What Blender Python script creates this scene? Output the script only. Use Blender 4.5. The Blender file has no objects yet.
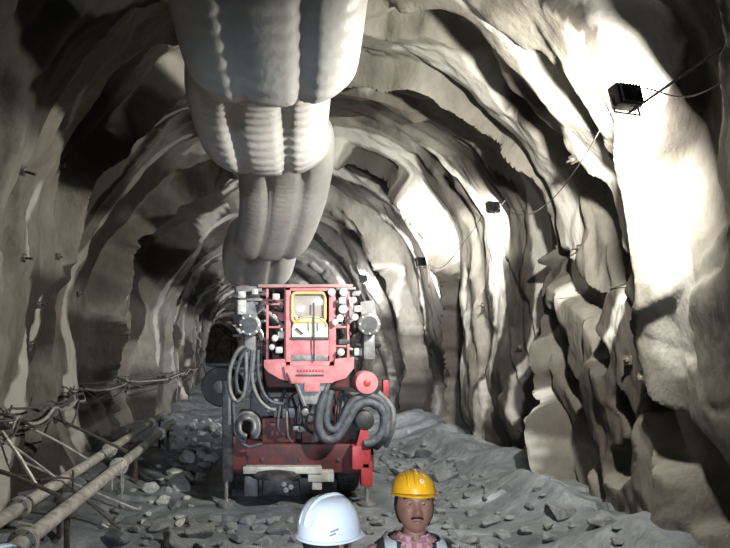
import bpy, bmesh, math, random
import numpy as np
from mathutils import Vector, Matrix, Euler

# ------------------------------------------------------------------ camera, world, exposure
scene = bpy.context.scene
COL = scene.collection
CAMH = 2.1
cam_d = bpy.data.cameras.new('camera')
cam_d.sensor_width = 36.0
cam_d.lens = 560 / 730 * 36
cam_d.shift_x = (365 - 270) / 730
cam_d.shift_y = (350 - 274) / 730
cam_d.clip_start = 0.05
cam_d.clip_end = 300
cam = bpy.data.objects.new('camera', cam_d)
COL.objects.link(cam)
cam.location = (0, 0, CAMH)
cam.rotation_euler = (math.pi / 2, 0, 0)
scene.camera = cam

world = bpy.data.worlds.new('daylight')
scene.world = world
world.use_nodes = True
world.node_tree.nodes['Background'].inputs[0].default_value = (0.62, 0.76, 1.0, 1)
world.node_tree.nodes['Background'].inputs[1].default_value = 0.45

scene.view_settings.view_transform = 'Standard'
scene.view_settings.look = 'None'
scene.view_settings.gamma = 1
scene.view_settings.use_curve_mapping = False
scene.view_settings.exposure = 0.0

# tunnel floodlights: (pixel column, pixel row, depth, watts, colour)
LAMP_SPECS = [(623, 99, 4.42, 490, (1.0, 0.95, 0.84)),
              (492, 208, 9.5, 250, (1.0, 0.96, 0.88)),
              (420, 262, 12.6, 280, (1.0, 0.97, 0.93))]
FAR_LAMPS = [(16.2, 260), (21.5, 290), (28.0, 320), (37.0, 380), (48.0, 380), (62.0, 450), (80.0, 250)]
FILL_LAMPS = [(-5.0, 34)]  # unseen light added behind the camera to fill workers, rig and floor

rnd = random.Random(7)
PI = math.pi

def at(px, py, d):
    """point on the ray of photo position (px, py) at depth d"""
    return Vector(((px - 270) / 560 * d, d, CAMH - (py - 350) / 560 * d))

# ------------------------------------------------------------------ tagging
def tag(o, label=None, cat=None, group=None, kind=None):
    if label: o['label'] = label
    if cat: o['category'] = cat
    if group: o['group'] = group
    if kind: o['kind'] = kind
    return o

def empty(name, loc=(0, 0, 0), rz=0.0, parent=None):
    o = bpy.data.objects.new(name, None)
    COL.objects.link(o)
    o.empty_display_size = 0.1
    o.location = loc
    o.rotation_euler = (0, 0, rz)
    if parent: o.parent = parent
    return o

def copy_tree(o, parent=None):
    c = o.copy()
    COL.objects.link(c)
    c.parent = parent
    for ch in list(o.children):
        copy_tree(ch, c)
    return c

# ------------------------------------------------------------------ materials
def nt_mat(name):
    m = bpy.data.materials.new(name)
    m.use_nodes = True
    nt = m.node_tree
    b = nt.nodes['Principled BSDF']
    return m, nt, b

def mat(name, col, rough=0.6, metal=0.0, var=0.12, scale=8.0, bump=0.0, bscale=40.0, col2=None, spec=0.5):
    """principled material with noise variation (dirt) and fine bump"""
    m, nt, b = nt_mat(name)
    tc = nt.nodes.new('ShaderNodeTexCoord')
    nz = nt.nodes.new('ShaderNodeTexNoise')
    nz.inputs['Scale'].default_value = scale
    nz.inputs['Detail'].default_value = 5
    nz.inputs['Roughness'].default_value = 0.65
    nt.links.new(tc.outputs['Object'], nz.inputs['Vector'])
    rp = nt.nodes.new('ShaderNodeValToRGB')
    c2 = col2 if col2 else tuple(max(0, c * (1 - var * 2.2)) for c in col)
    c1 = tuple(min(1, c * (1 + var * 0.6)) for c in col)
    rp.color_ramp.elements[0].color = (*c2, 1)
    rp.color_ramp.elements[0].position = 0.3
    rp.color_ramp.elements[1].color = (*c1, 1)
    rp.color_ramp.elements[1].position = 0.65
    nt.links.new(nz.outputs['Fac'], rp.inputs['Fac'])
    nt.links.new(rp.outputs['Color'], b.inputs['Base Color'])
    b.inputs['Roughness'].default_value = rough
    b.inputs['Metallic'].default_value = metal
    b.inputs['Specular IOR Level'].default_value = spec
    if bump > 0:
        n2 = nt.nodes.new('ShaderNodeTexNoise')
        n2.inputs['Scale'].default_value = bscale
        n2.inputs['Detail'].default_value = 4
        nt.links.new(tc.outputs['Object'], n2.inputs['Vector'])
        bp = nt.nodes.new('ShaderNodeBump')
        bp.inputs['Strength'].default_value = bump
        bp.inputs['Distance'].default_value = 0.02
        nt.links.new(n2.outputs['Fac'], bp.inputs['Height'])
        nt.links.new(bp.outputs['Normal'], b.inputs['Normal'])
    return m

def rock_mat(name, cols, rough=0.8, big=0.5, bump=0.55, vein=True):
    m, nt, b = nt_mat(name)
    L = nt.links.new
    tc = nt.nodes.new('ShaderNodeTexCoord')
    mp = nt.nodes.new('ShaderNodeMapping')
    mp.inputs['Scale'].default_value = (1.0, 1.5, 0.55)
    mp.inputs['Rotation'].default_value = (0.35, 0.1, 0.0)
    L(tc.outputs['Object'], mp.inputs['Vector'])
    n1 = nt.nodes.new('ShaderNodeTexNoise')
    n1.inputs['Scale'].default_value = big
    n1.inputs['Detail'].default_value = 8
    n1.inputs['Roughness'].default_value = 0.62
    n1.inputs['Distortion'].default_value = 0.6
    L(mp.outputs['Vector'], n1.inputs['Vector'])
    rp = nt.nodes.new('ShaderNodeValToRGB')
    els = rp.color_ramp.elements
    els[0].position, els[0].color = 0.30, (*cols[0], 1)
    els[1].position, els[1].color = 0.70, (*cols[-1], 1)
    for i, c in enumerate(cols[1:-1]):
        e = els.new(0.30 + 0.40 * (i + 1) / (len(cols) - 1))
        e.color = (*c, 1)
    L(n1.outputs['Fac'], rp.inputs['Fac'])
    n2 = nt.nodes.new('ShaderNodeTexNoise')
    n2.inputs['Scale'].default_value = 5.5
    n2.inputs['Detail'].default_value = 9
    n2.inputs['Roughness'].default_value = 0.7
    L(mp.outputs['Vector'], n2.inputs['Vector'])
    mr = nt.nodes.new('ShaderNodeMapRange')
    mr.inputs['From Min'].default_value = 0.3
    mr.inputs['From Max'].default_value = 0.7
    mr.inputs['To Min'].default_value = 0.78
    mr.inputs['To Max'].default_value = 1.15
    L(n2.outputs['Fac'], mr.inputs['Value'])
    mx = nt.nodes.new('ShaderNodeMix')
    mx.data_type = 'RGBA'
    mx.blend_type = 'MULTIPLY'
    mx.inputs['Factor'].default_value = 1.0
    L(rp.outputs['Color'], mx.inputs['A'])
    L(mr.outputs['Result'], mx.inputs['B'])
    if name == 'rock':
        an = nt.nodes.new('ShaderNodeAttribute'); an.attribute_name = 'strata'
        m3 = nt.nodes.new('ShaderNodeMix'); m3.data_type = 'RGBA'
        m3.inputs['A'].default_value = (0.036, 0.031, 0.027, 1)
        L(mx.outputs['Result'], m3.inputs['B']); L(an.outputs['Fac'], m3.inputs['Factor'])
        aq = nt.nodes.new('ShaderNodeAttribute'); aq.attribute_name = 'quartz'
        m4 = nt.nodes.new('ShaderNodeMix'); m4.data_type = 'RGBA'
        m4.inputs['B'].default_value = (0.38, 0.37, 0.345, 1)
        L(m3.outputs['Result'], m4.inputs['A']); L(aq.outputs['Fac'], m4.inputs['Factor'])
        L(m4.outputs['Result'], b.inputs['Base Color'])
    else:
        L(mx.outputs['Result'], b.inputs['Base Color'])
    b.inputs['Roughness'].default_value = rough
    b.inputs['Specular IOR Level'].default_value = 0.35
    n3 = nt.nodes.new('ShaderNodeTexNoise')
    n3.inputs['Scale'].default_value = 7
    n3.inputs['Detail'].default_value = 7
    n3.inputs['Roughness'].default_value = 0.55
    L(mp.outputs['Vector'], n3.inputs['Vector'])
    bp = nt.nodes.new('ShaderNodeBump')
    bp.inputs['Strength'].default_value = bump
    bp.inputs['Distance'].default_value = 0.05
    L(n3.outputs['Fac'], bp.inputs['Height'])
    L(bp.outputs['Normal'], b.inputs['Normal'])
    return m

M = {}
M['rock'] = rock_mat('rock', [(0.095, 0.089, 0.077), (0.172, 0.162, 0.139), (0.205, 0.195, 0.170), (0.265, 0.256, 0.232)])
M['floor'] = rock_mat('muddy_floor', [(0.06, 0.068, 0.077), (0.14, 0.157, 0.173), (0.26, 0.282, 0.305)], rough=0.5, big=0.9, bump=0.8)
M['stone'] = rock_mat('loose_stone', [(0.27, 0.275, 0.28), (0.40, 0.41, 0.41), (0.55, 0.555, 0.55)], big=1.5, bump=0.4)
M['stone_dark'] = rock_mat('dark_stone', [(0.09, 0.097, 0.103), (0.15, 0.16, 0.17), (0.22, 0.232, 0.245)], big=1.5, bump=0.4)
M['duct'] = mat('duct_fabric', (0.47, 0.47, 0.46), rough=0.42, var=0.07, scale=3, bump=0.25, bscale=16)
M['steel'] = mat('steel', (0.45, 0.45, 0.45), rough=0.42, metal=0.7, var=0.2, scale=20)
M['chrome'] = mat('chrome_rod', (0.75, 0.75, 0.76), rough=0.2, metal=0.9, var=0.05)
M['pipe'] = mat('galvanised_pipe', (0.50, 0.49, 0.46), rough=0.5, metal=0.2, var=0.25, scale=9, bump=0.2)
M['rust'] = mat('rusty_steel', (0.10, 0.085, 0.075), rough=0.8, metal=0.3, var=0.3, scale=30)
M['black'] = mat('black_rubber', (0.025, 0.025, 0.027), rough=0.55, var=0.3, scale=20)
M['cable'] = mat('cable_sheath', (0.10, 0.095, 0.09), rough=0.6, var=0.25, scale=15)
M['cable_grey'] = mat('grey_cable', (0.38, 0.37, 0.35), rough=0.6, var=0.25, scale=15)
M['hose'] = mat('dusty_hose', (0.075, 0.083, 0.098), rough=0.6, var=0.3, scale=14, bump=0.2)
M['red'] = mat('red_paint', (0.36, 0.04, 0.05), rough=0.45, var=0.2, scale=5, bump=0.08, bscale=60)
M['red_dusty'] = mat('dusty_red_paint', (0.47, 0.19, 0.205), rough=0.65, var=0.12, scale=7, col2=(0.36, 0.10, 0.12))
M['roof_dust'] = mat('dust_covered_red_paint', (0.34, 0.20, 0.20), rough=0.8, var=0.2, scale=3)
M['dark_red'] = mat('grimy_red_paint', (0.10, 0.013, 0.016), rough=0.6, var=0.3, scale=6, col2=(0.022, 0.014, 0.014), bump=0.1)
M['machine_dark'] = mat('oily_dark_metal', (0.06, 0.06, 0.065), rough=0.5, metal=0.3, var=0.4, scale=9)
M['machine_grey'] = mat('machine_grey', (0.185, 0.185, 0.19), rough=0.5, metal=0.3, var=0.25, scale=10)
M['machine_pale'] = mat('pale_metal', (0.42, 0.42, 0.40), rough=0.45, metal=0.1, var=0.2, scale=8)
M['yellow'] = mat('yellow_paint', (0.55, 0.43, 0.18), rough=0.5, var=0.15)
M['cream'] = mat('cream_panel', (0.66, 0.62, 0.50), rough=0.55, var=0.1)
M['lamp_shell'] = mat('lamp_housing', (0.05, 0.055, 0.055), rough=0.5, metal=0.2, var=0.2)
M['helmet_yellow'] = mat('yellow_helmet', (0.90, 0.45, 0.02), rough=0.35, var=0.05, scale=4)
M['helmet_white'] = mat('white_helmet', (0.74, 0.79, 0.86), rough=0.45, var=0.04, scale=5)
M['print_dark'] = mat('grey_print', (0.28, 0.28, 0.33), rough=0.5, var=0.1)
M['print_white'] = mat('white_print', (0.90, 0.88, 0.82), rough=0.5, var=0.02)
M['skin'] = mat('skin', (0.29, 0.145, 0.105), rough=0.5, var=0.10, scale=14, bump=0.1, bscale=120)
M['lip'] = mat('lip', (0.26, 0.11, 0.09), rough=0.45, var=0.1)
M['hair'] = mat('black_hair', (0.015, 0.012, 0.011), rough=0.55, var=0.2, bump=0.5, bscale=200)
M['eye'] = mat('eye', (0.36, 0.32, 0.29), rough=0.25, var=0.02)
M['iris'] = mat('iris', (0.02, 0.012, 0.01), rough=0.2, var=0.02)
M['vest'] = mat('dark_vest', (0.05, 0.055, 0.06), rough=0.8, var=0.2, scale=40, bump=0.3, bscale=200)
M['reflective'] = mat('reflective_tape', (0.62, 0.64, 0.66), rough=0.35, var=0.08, scale=30)
M['trousers'] = mat('trousers', (0.07, 0.08, 0.11), rough=0.85, var=0.2, scale=20, bump=0.3, bscale=90)
M['boot'] = mat('boot', (0.03, 0.028, 0.025), rough=0.5, var=0.3, scale=20)
M['shirt_grey'] = mat('grey_shirt', (0.16, 0.17, 0.20), rough=0.85, var=0.15, scale=20, bump=0.3, bscale=90)

def checked(name, c1, c2, scale):
    m, nt, b = nt_mat(name)
    tc = nt.nodes.new('ShaderNodeTexCoord')
    ck = nt.nodes.new('ShaderNodeTexChecker')
    ck.inputs['Scale'].default_value = scale
    ck.inputs['Color1'].default_value = (*c1, 1)
    ck.inputs['Color2'].default_value = (*c2, 1)
    nt.links.new(tc.outputs['Object'], ck.inputs['Vector'])
    nt.links.new(ck.outputs['Color'], b.inputs['Base Color'])
    b.inputs['Roughness'].default_value = 0.85
    return m
M['shirt_check'] = checked('checked_shirt', (0.52, 0.30, 0.31), (0.36, 0.15, 0.17), 45)

def glass_mat():
    m, nt, b = nt_mat('dusty_glass')
    b.inputs['Base Color'].default_value = (0.62, 0.58, 0.55, 1)
    b.inputs['Roughness'].default_value = 0.18
    b.inputs['Alpha'].default_value = 0.30
    b.inputs['Specular IOR Level'].default_value = 0.6
    return m
M['glass'] = glass_mat()

def emit_mat(name, col, s):
    m, nt, b = nt_mat(name)
    b.inputs['Base Color'].default_value = (*col, 1)
    b.inputs['Emission Color'].default_value = (*col, 1)
    b.inputs['Emission Strength'].default_value = s
    return m
M['lamp_face'] = emit_mat('lit_lamp_glass', (1, 0.96, 0.88), 12)
M['worklight'] = mat('work_light_lens', (0.55, 0.56, 0.56), rough=0.12, var=0.25, scale=12)

# ------------------------------------------------------------------ mesh builder
class MB:
    def __init__(self):
        self.v, self.f = [], []
    def add(self, verts, faces):
        o = len(self.v)
        self.v += [tuple(p) for p in verts]
        self.f += [tuple(i + o for i in f) for f in faces]
        return self
    def box(self, c, s, rot=None, bev=0.0):
        bm = bmesh.new()
        bmesh.ops.create_cube(bm, size=1.0)
        for v in bm.verts:
            v.co = Vector((v.co.x * s[0], v.co.y * s[1], v.co.z * s[2]))
        if bev > 0:
            bmesh.ops.bevel(bm, geom=list(bm.edges), offset=min(bev, min(s) * 0.45), segments=2, affect='EDGES', profile=0.6)
        R = (rot if isinstance(rot, Matrix) else Euler(rot).to_matrix()) if rot is not None else Matrix.Identity(3)
        bm.verts.index_update()
        self.add([R @ v.co + Vector(c) for v in bm.verts], [[v.index for v in f.verts] for f in bm.faces])
        bm.free()
        return self
    def tube(self, pts, r, n=10, caps=True, closed=False):
        P = [Vector(p) for p in pts]
        k = len(P)
        rs = r if isinstance(r, (list, tuple)) else [r] * k
        up = None
        verts = []
        for i in range(k):
            if closed:
                t = (P[(i + 1) % k] - P[i - 1]).normalized()
            else:
                t = (P[min(i + 1, k - 1)] - P[max(i - 1, 0)]).normalized()
            if up is None:
                a = Vector((0, 0, 1)) if abs(t.z) < 0.9 else Vector((1, 0, 0))
                up = (a - t * a.dot(t)).normalized()
            else:
                up = (up - t * up.dot(t))
                up = up.normalized() if up.length > 1e-6 else t.orthogonal().normalized()
            s = t.cross(up)
            for j in range(n):
                a = 2 * PI * j / n
                verts.append(P[i] + (up * math.cos(a) + s * math.sin(a)) * rs[i])
        faces = []
        for i in range(k if closed else k - 1):
            i2 = (i + 1) % k
            for j in range(n):
                j2 = (j + 1) % n
                faces.append((i * n + j, i * n + j2, i2 * n + j2, i2 * n + j))
        if caps and not closed:
            faces.append(tuple(range(n - 1, -1, -1)))
            faces.append(tuple((k - 1) * n + j for j in range(n)))
        return self.add(verts, faces)
    def lathe(self, c, axis, prof, n=24):
        """prof: list of (radius, offset along axis)"""
        A = Vector(axis).normalized()
        a = Vector((0, 0, 1)) if abs(A.z) < 0.9 else Vector((1, 0, 0))
        U = (a - A * a.dot(A)).normalized()
        W = A.cross(U)
        verts, faces = [], []
        for (r, h) in prof:
            for j in range(n):
                t = 2 * PI * j / n
                verts.append(Vector(c) + A * h + (U * math.cos(t) + W * math.sin(t)) * max(r, 1e-4))
        for i in range(len(prof) - 1):
            for j in range(n):
                j2 = (j + 1) % n
                faces.append((i * n + j, i * n + j2, (i + 1) * n + j2, (i + 1) * n + j))
        faces.append(tuple(range(n - 1, -1, -1)))
        faces.append(tuple((len(prof) - 1) * n + j for j in range(n)))
        return self.add(verts, faces)
    def prism(self, poly, y0, y1):
        """poly: (x, z) outline; extruded from y0 to y1"""
        n = len(poly)
        v = [(x, y0, z) for x, z in poly] + [(x, y1, z) for x, z in poly]
        f = [tuple(range(n - 1, -1, -1)), tuple(range(n, 2 * n))]
        for i in range(n):
            j = (i + 1) % n
            f.append((i, j, n + j, n + i))
        return self.add(v, f)
    def grid(self, rows, close=False):
        nr, nc = len(rows), len(rows[0])
        faces = []
        for i in range(nr - 1):
            for j in range(nc if close else nc - 1):
                j2 = (j + 1) % nc
                faces.append((i * nc + j, i * nc + j2, (i + 1) * nc + j2, (i + 1) * nc + j))
        return self.add([p for r in rows for p in r], faces)
    def build(self, name, m, parent=None, smooth=True, origin=None, ang=40, solid=0.0):
        me = bpy.data.meshes.new(name)
        v = self.v
        if origin is not None:
            o_ = Vector(origin)
            v = [tuple(Vector(p) - o_) for p in v]
        me.from_pydata(v, [], self.f)
        bm = bmesh.new(); bm.from_mesh(me)
        bmesh.ops.recalc_face_normals(bm, faces=bm.faces)
        bm.to_mesh(me); bm.free()
        me.materials.append(m)
        if smooth:
            me.shade_smooth()
            me.set_sharp_from_angle(angle=math.radians(ang))
        o = bpy.data.objects.new(name, me)
        COL.objects.link(o)
        if origin is not None: o.location = origin
        if parent: o.parent = parent
        if solid:
            md = o.modifiers.new('solid', 'SOLIDIFY'); md.thickness = solid; md.offset = 0
        return o

def bez(pts, n=8):
    """Catmull-Rom through pts"""
    P = [Vector(p) for p in pts]
    P = [P[0] * 2 - P[1]] + P + [P[-1] * 2 - P[-2]]
    out = []
    for i in range(1, len(P) - 2):
        a, b, c, d = P[i - 1], P[i], P[i + 1], P[i + 2]
        for k in range(n):
            t = k / n
            out.append(0.5 * (2 * b + (c - a) * t + (2 * a - 5 * b + 4 * c - d) * t * t + (3 * b - a - 3 * c + d) * t ** 3))
    out.append(P[-2].copy())
    return out

# ------------------------------------------------------------------ numpy noise
def h2(i, j, seed):
    n = (i.astype(np.int64) * 374761393 + j.astype(np.int64) * 668265263 + seed * 1274126177) & 0x7fffffff
    n = ((n ^ (n >> 13)) * 1274126177) & 0x7fffffff
    n = ((n ^ (n >> 15)) * 2246822519) & 0x7fffffff
    n = n ^ (n >> 16)
    return (n & 0xffffff) / float(0xffffff)

def vnoise(x, y, seed):
    xi, yi = np.floor(x), np.floor(y)
    fx, fy = x - xi, y - yi
    fx = fx * fx * (3 - 2 * fx); fy = fy * fy * (3 - 2 * fy)
    a, b = h2(xi, yi, seed), h2(xi + 1, yi, seed)
    c, d = h2(xi, yi + 1, seed), h2(xi + 1, yi + 1, seed)
    return (a + (b - a) * fx) * (1 - fy) + (c + (d - c) * fx) * fy - 0.5

def fbm(x, y, seed, oct=4, g=0.5):
    r = np.zeros_like(x, dtype=float); a = 1.0
    for k in range(oct):
        r += a * vnoise(x * 2 ** k, y * 2 ** k, seed + k * 17)
        a *= g
    return r

def cells(x, y, seed):
    """voronoi blocks: per-point (random level, local dx, local dy, random tilt x, random tilt y, edge gap)"""
    xi, yi = np.floor(x), np.floor(y)
    best = np.full(x.shape, 1e9); sec = np.full(x.shape, 1e9)
    lv = np.zeros_like(best); lx = np.zeros_like(best); ly = np.zeros_like(best); tx = np.zeros_like(best); ty = np.zeros_like(best)
    for dx in (-1, 0, 1):
        for dy in (-1, 0, 1):
            ci, cj = xi + dx, yi + dy
            px = ci + 0.1 + 0.8 * h2(ci, cj, seed + 1); py = cj + 0.1 + 0.8 * h2(ci, cj, seed + 2)
            ex, ey = x - px, y - py
            dd = np.sqrt(ex * ex + ey * ey)
            sel = dd < best
            sec = np.where(sel, best, np.minimum(sec, dd))
            best = np.where(sel, dd, best)
            lv = np.where(sel, h2(ci, cj, seed + 3) - 0.5, lv)
            lx = np.where(sel, ex, lx); ly = np.where(sel, ey, ly)
            tx = np.where(sel, h2(ci, cj, seed + 4) - 0.5, tx)
            ty = np.where(sel, h2(ci, cj, seed + 5) - 0.5, ty)
    return lv, lx, ly, tx, ty, sec - best

# ------------------------------------------------------------------ tunnel surface
XC, HW, ZS, BR = 0.42, 3.2, 2.6, 3.45
_th = np.linspace(PI, 0, 400)
_px = np.concatenate([[XC - HW], XC + HW * np.cos(_th), [XC + HW]])
_pz = np.concatenate([[-0.4], ZS + BR * np.sin(_th), [-0.4]])
_ps = np.concatenate([[0], np.cumsum(np.hypot(np.diff(_px), np.diff(_pz)))])
SL = float(_ps[-1])

def bend(d):
    d = np.asarray(d, dtype=float)
    return -0.00125 * np.clip(d - 3, 0, None) ** 2

STEPS = np.array([-9.5, -6.0, -2.6, 0.6, 4.72, 8.15, 12.2, 15.4, 18.3, 21.6, 24.6, 28.2, 31.5, 35.0, 39, 43, 47, 52, 57, 62, 68, 74, 80, 86, 93, 100])
SAMP = np.array([.2, .3, .3, .35, 0.34, .62, .95, .85, .5, .5, .5, .5, .5, .5, .5, .5, .5, .5, .5, .5, .5, .5, .5, .5, .5, .5])

GOUGES = []      # (polyline in (s, d), half width, depth)

def disp(S, D):
    """outward displacement of the blasted rock face at arc position S, depth D"""
    # ragged coordinates
    wS = S + 0.35 * fbm(S * 0.9, D * 0.9, 11, 3) + 0.07 * fbm(S * 5, D * 5, 12, 2)
    wD = D + 0.30 * fbm(S * 0.8 + 31, D * 0.8, 13, 3) + 0.06 * fbm(S * 5 + 9, D * 5, 14, 2)
    lv, lx, ly, tx, ty, eg = cells(wS / 3.4 + 0.45 * wD, wD / 1.1 + 0.15 * wS, 21)
    # blast rounds: flare outwards with depth, step back in
    u = S / SL
    calm = 1 - 0.72 * np.interp(u, [0.66, 0.78], [0, 1]) * np.interp(D, [5.8, 7.2], [1, 0])
    dd = D - 0.30 * (1 - calm) / 0.72 + 0.75 * calm * fbm(S * 0.5 + 5, D * 0.25, 15, 4, 0.55) + 0.10 * calm * lv + 0.018 * fbm(S * 4, D * 3, 18, 2)
    k = np.clip(np.searchsorted(STEPS, dd) - 1, 0, len(STEPS) - 2)
    a, b = STEPS[k], STEPS[k + 1]
    t = (dd - a) / (b - a)
    left = 1 + 0.10 * np.interp(u, [0.24, 0.34], [1, 0])
    amp = SAMP[k + 1] * left * (1.0 + 0.9 * vnoise(S * 0.6, k * 3.7, 61))
    deep = (a > 5)          # deeper rounds break off sharply behind each crest, the near one flares
    saw = np.where(deep, np.clip(t / 0.07, 0, 1) * (0.85 + 0.15 * t), t ** 1.25) * amp
    w = 0.15 / (b - a)
    pre = SAMP[k] * left * (1.0 + 0.9 * vnoise(S * 0.6, (k - 1) * 3.7, 61)) * np.clip(1 - t / w, 0, 1)
    pre = np.where(deep, np.maximum(pre - saw, 0), pre)
    mid = (a > 4.5) & (a < 5)
    pre = pre + np.where((a > 8) & (a < 8.5), 0.15 * np.clip(1 - t / w, 0, 1), 0)
    r = -0.30 + saw + pre + np.where(mid, 0.15 * np.clip(t / w, 0, 1), 0)
    # slabs: long tongues that run round the arch and die out
    def tongues(period, wob, freq, width, seed, rev=False):
        q = D / period + wob * fbm(S * freq, D * freq * 0.8, seed, 4, 0.42)
        f = q - np.floor(q)
        A = np.clip(0.55 + 1.7 * fbm(S * 0.45 + 3.3 * np.floor(q), np.floor(q) * 7.1 + 0 * S, seed + 5, 3), 0, 1.3)
        up = np.clip(1 - f / width, 0, 1)
        An = np.clip(0.55 + 1.7 * fbm(S * 0.45 + 3.3 * np.floor(q - 1), np.floor(q - 1) * 7.1 + 0 * S, seed + 5, 3), 0, 1.3)
        if rev: return A * np.clip(f / width, 0, 1) * (1 - f) ** 0.75
        return A * f ** 1.5 + An * up
    r += 0.34 * tongues(1.35, 0.9, 0.40, 0.10, 71, True)
    r += 0.09 * tongues(0.45, 1.3, 0.6, 0.12, 81, True)
    r += 0.14 * lv + 0.30 * (lx * tx + ly * ty)
    l3, x3, y3, t3, u3, e3 = cells(wS / 0.9 + 0.9 * wD, wD / 0.33 - 0.25 * wS, 43)
    r += 0.045 * l3 + 0.09 * (x3 * t3 + y3 * u3) + 0.025 * np.clip(1 - e3 * 12, 0, 1)
    r += 0.22 * fbm(S * 0.45, D * 0.45, 16, 3) + 0.05 * fbm(S * 1.6, D * 3.2, 17, 4, 0.5)
    for line, hw, dep in GOUGES:
        best = np.full(S.shape, 1e9)
        for (p, q) in zip(line[:-1], line[1:]):
            vx, vy = q[0] - p[0], q[1] - p[1]
            ll = vx * vx + vy * vy
            u = np.clip(((wS - p[0]) * vx + (wD - p[1]) * vy) / ll, 0, 1)
            best = np.minimum(best, np.hypot((wS - p[0] - u * vx), (wD - p[1] - u * vy)))
        r += dep * np.clip((hw - best) / 0.06, 0, 1)
    return r

def strata(S, D):
    """rock kind per slab layer: 0 dark schist .. 1 pale gneiss (same layering as the slabs)"""
    q = D / 1.35 + 0.9 * fbm(S * 0.40, D * 0.40 * 0.8, 71, 4, 0.42) + 0.05 * fbm(S * 5, D * 8, 91, 3)
    i = np.floor(q)
    h = h2(i, np.floor(S / 40 + 0 * i), 93)
    A = 0.5 + fbm(S * 0.5 + 2.7 * i, i * 5.3, 95, 3)
    th = 0.62
    v = np.clip((th - A) / 0.16 + 0.25 * fbm(S * 3, D * 6, 97, 4, 0.6), 0, 1)
    v = v * (0.72 + 0.28 * h2(i, i * 0 + 3, 99))
    return np.clip(v + 0.15 * (h - 0.5), 0, 1)

def quartz(S, D):
    """pale quartz skins along some slab edges"""
    q = D / 1.35 + 0.9 * fbm(S * 0.40, D * 0.40 * 0.8, 71, 4, 0.42) + 0.05 * fbm(S * 5, D * 8, 91, 3)
    i = np.floor(q); f = q - i
    A = 0.5 + fbm(S * 0.35 + 1.9 * i, i * 3.1, 101, 3)
    wd = 0.30 * np.clip((A - 0.42) / 0.25, 0, 1) * 0.5
    return np.clip((wd - np.abs(f - 0.78)) / 0.03, 0, 1) * (wd > 0.03)

def nominal(S):
    x = np.interp(S, _ps, _px); z = np.interp(S, _ps, _pz)
    e = 0.15
    x1, z1 = np.interp(S - e, _ps, _px), np.interp(S - e, _ps, _pz)
    x2, z2 = np.interp(S + e, _ps, _px), np.interp(S + e, _ps, _pz)
    tx, tz = x2 - x1, z2 - z1
    ln = np.hypot(tx, tz)
    return x, z, -tz / ln, tx / ln          # outward normal of a path running left base -> crown -> right base

def surf(S, D):
    S = np.asarray(S, dtype=float); D = np.asarray(D, dtype=float)
    x, z, nx, nz = nominal(S)
    r = disp(S, D)
    sh = 0.05 * fbm(S * 2.2 + 3, D * 2.2, 19, 3)
    return x + nx * r + bend(D), D + sh, z + nz * r

def on_wall(px, py):
    """(s, d) where a photo ray meets the nominal tunnel surface"""
    u, v = (px - 270) / 560, (350 - py) / 560
    best = None
    for s in np.linspace(0.05, SL - 0.05, 1500):
        x = float(np.interp(s, _ps, _px)); z = float(np.interp(s, _ps, _pz)) - CAMH
        d = (x * u + z * v) / (u * u + v * v)
        if d <= 0: continue
        e = math.hypot(x - u * d, z - v * d) / d
        if best is None or e < best[0]: best = (e, s, d)
    return best[1], best[2]

def wall_pt(s, d):
    x, y, z = surf(np.array([s]), np.array([d]))
    return Vector((float(x[0]), float(y[0]), float(z[0])))

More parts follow.
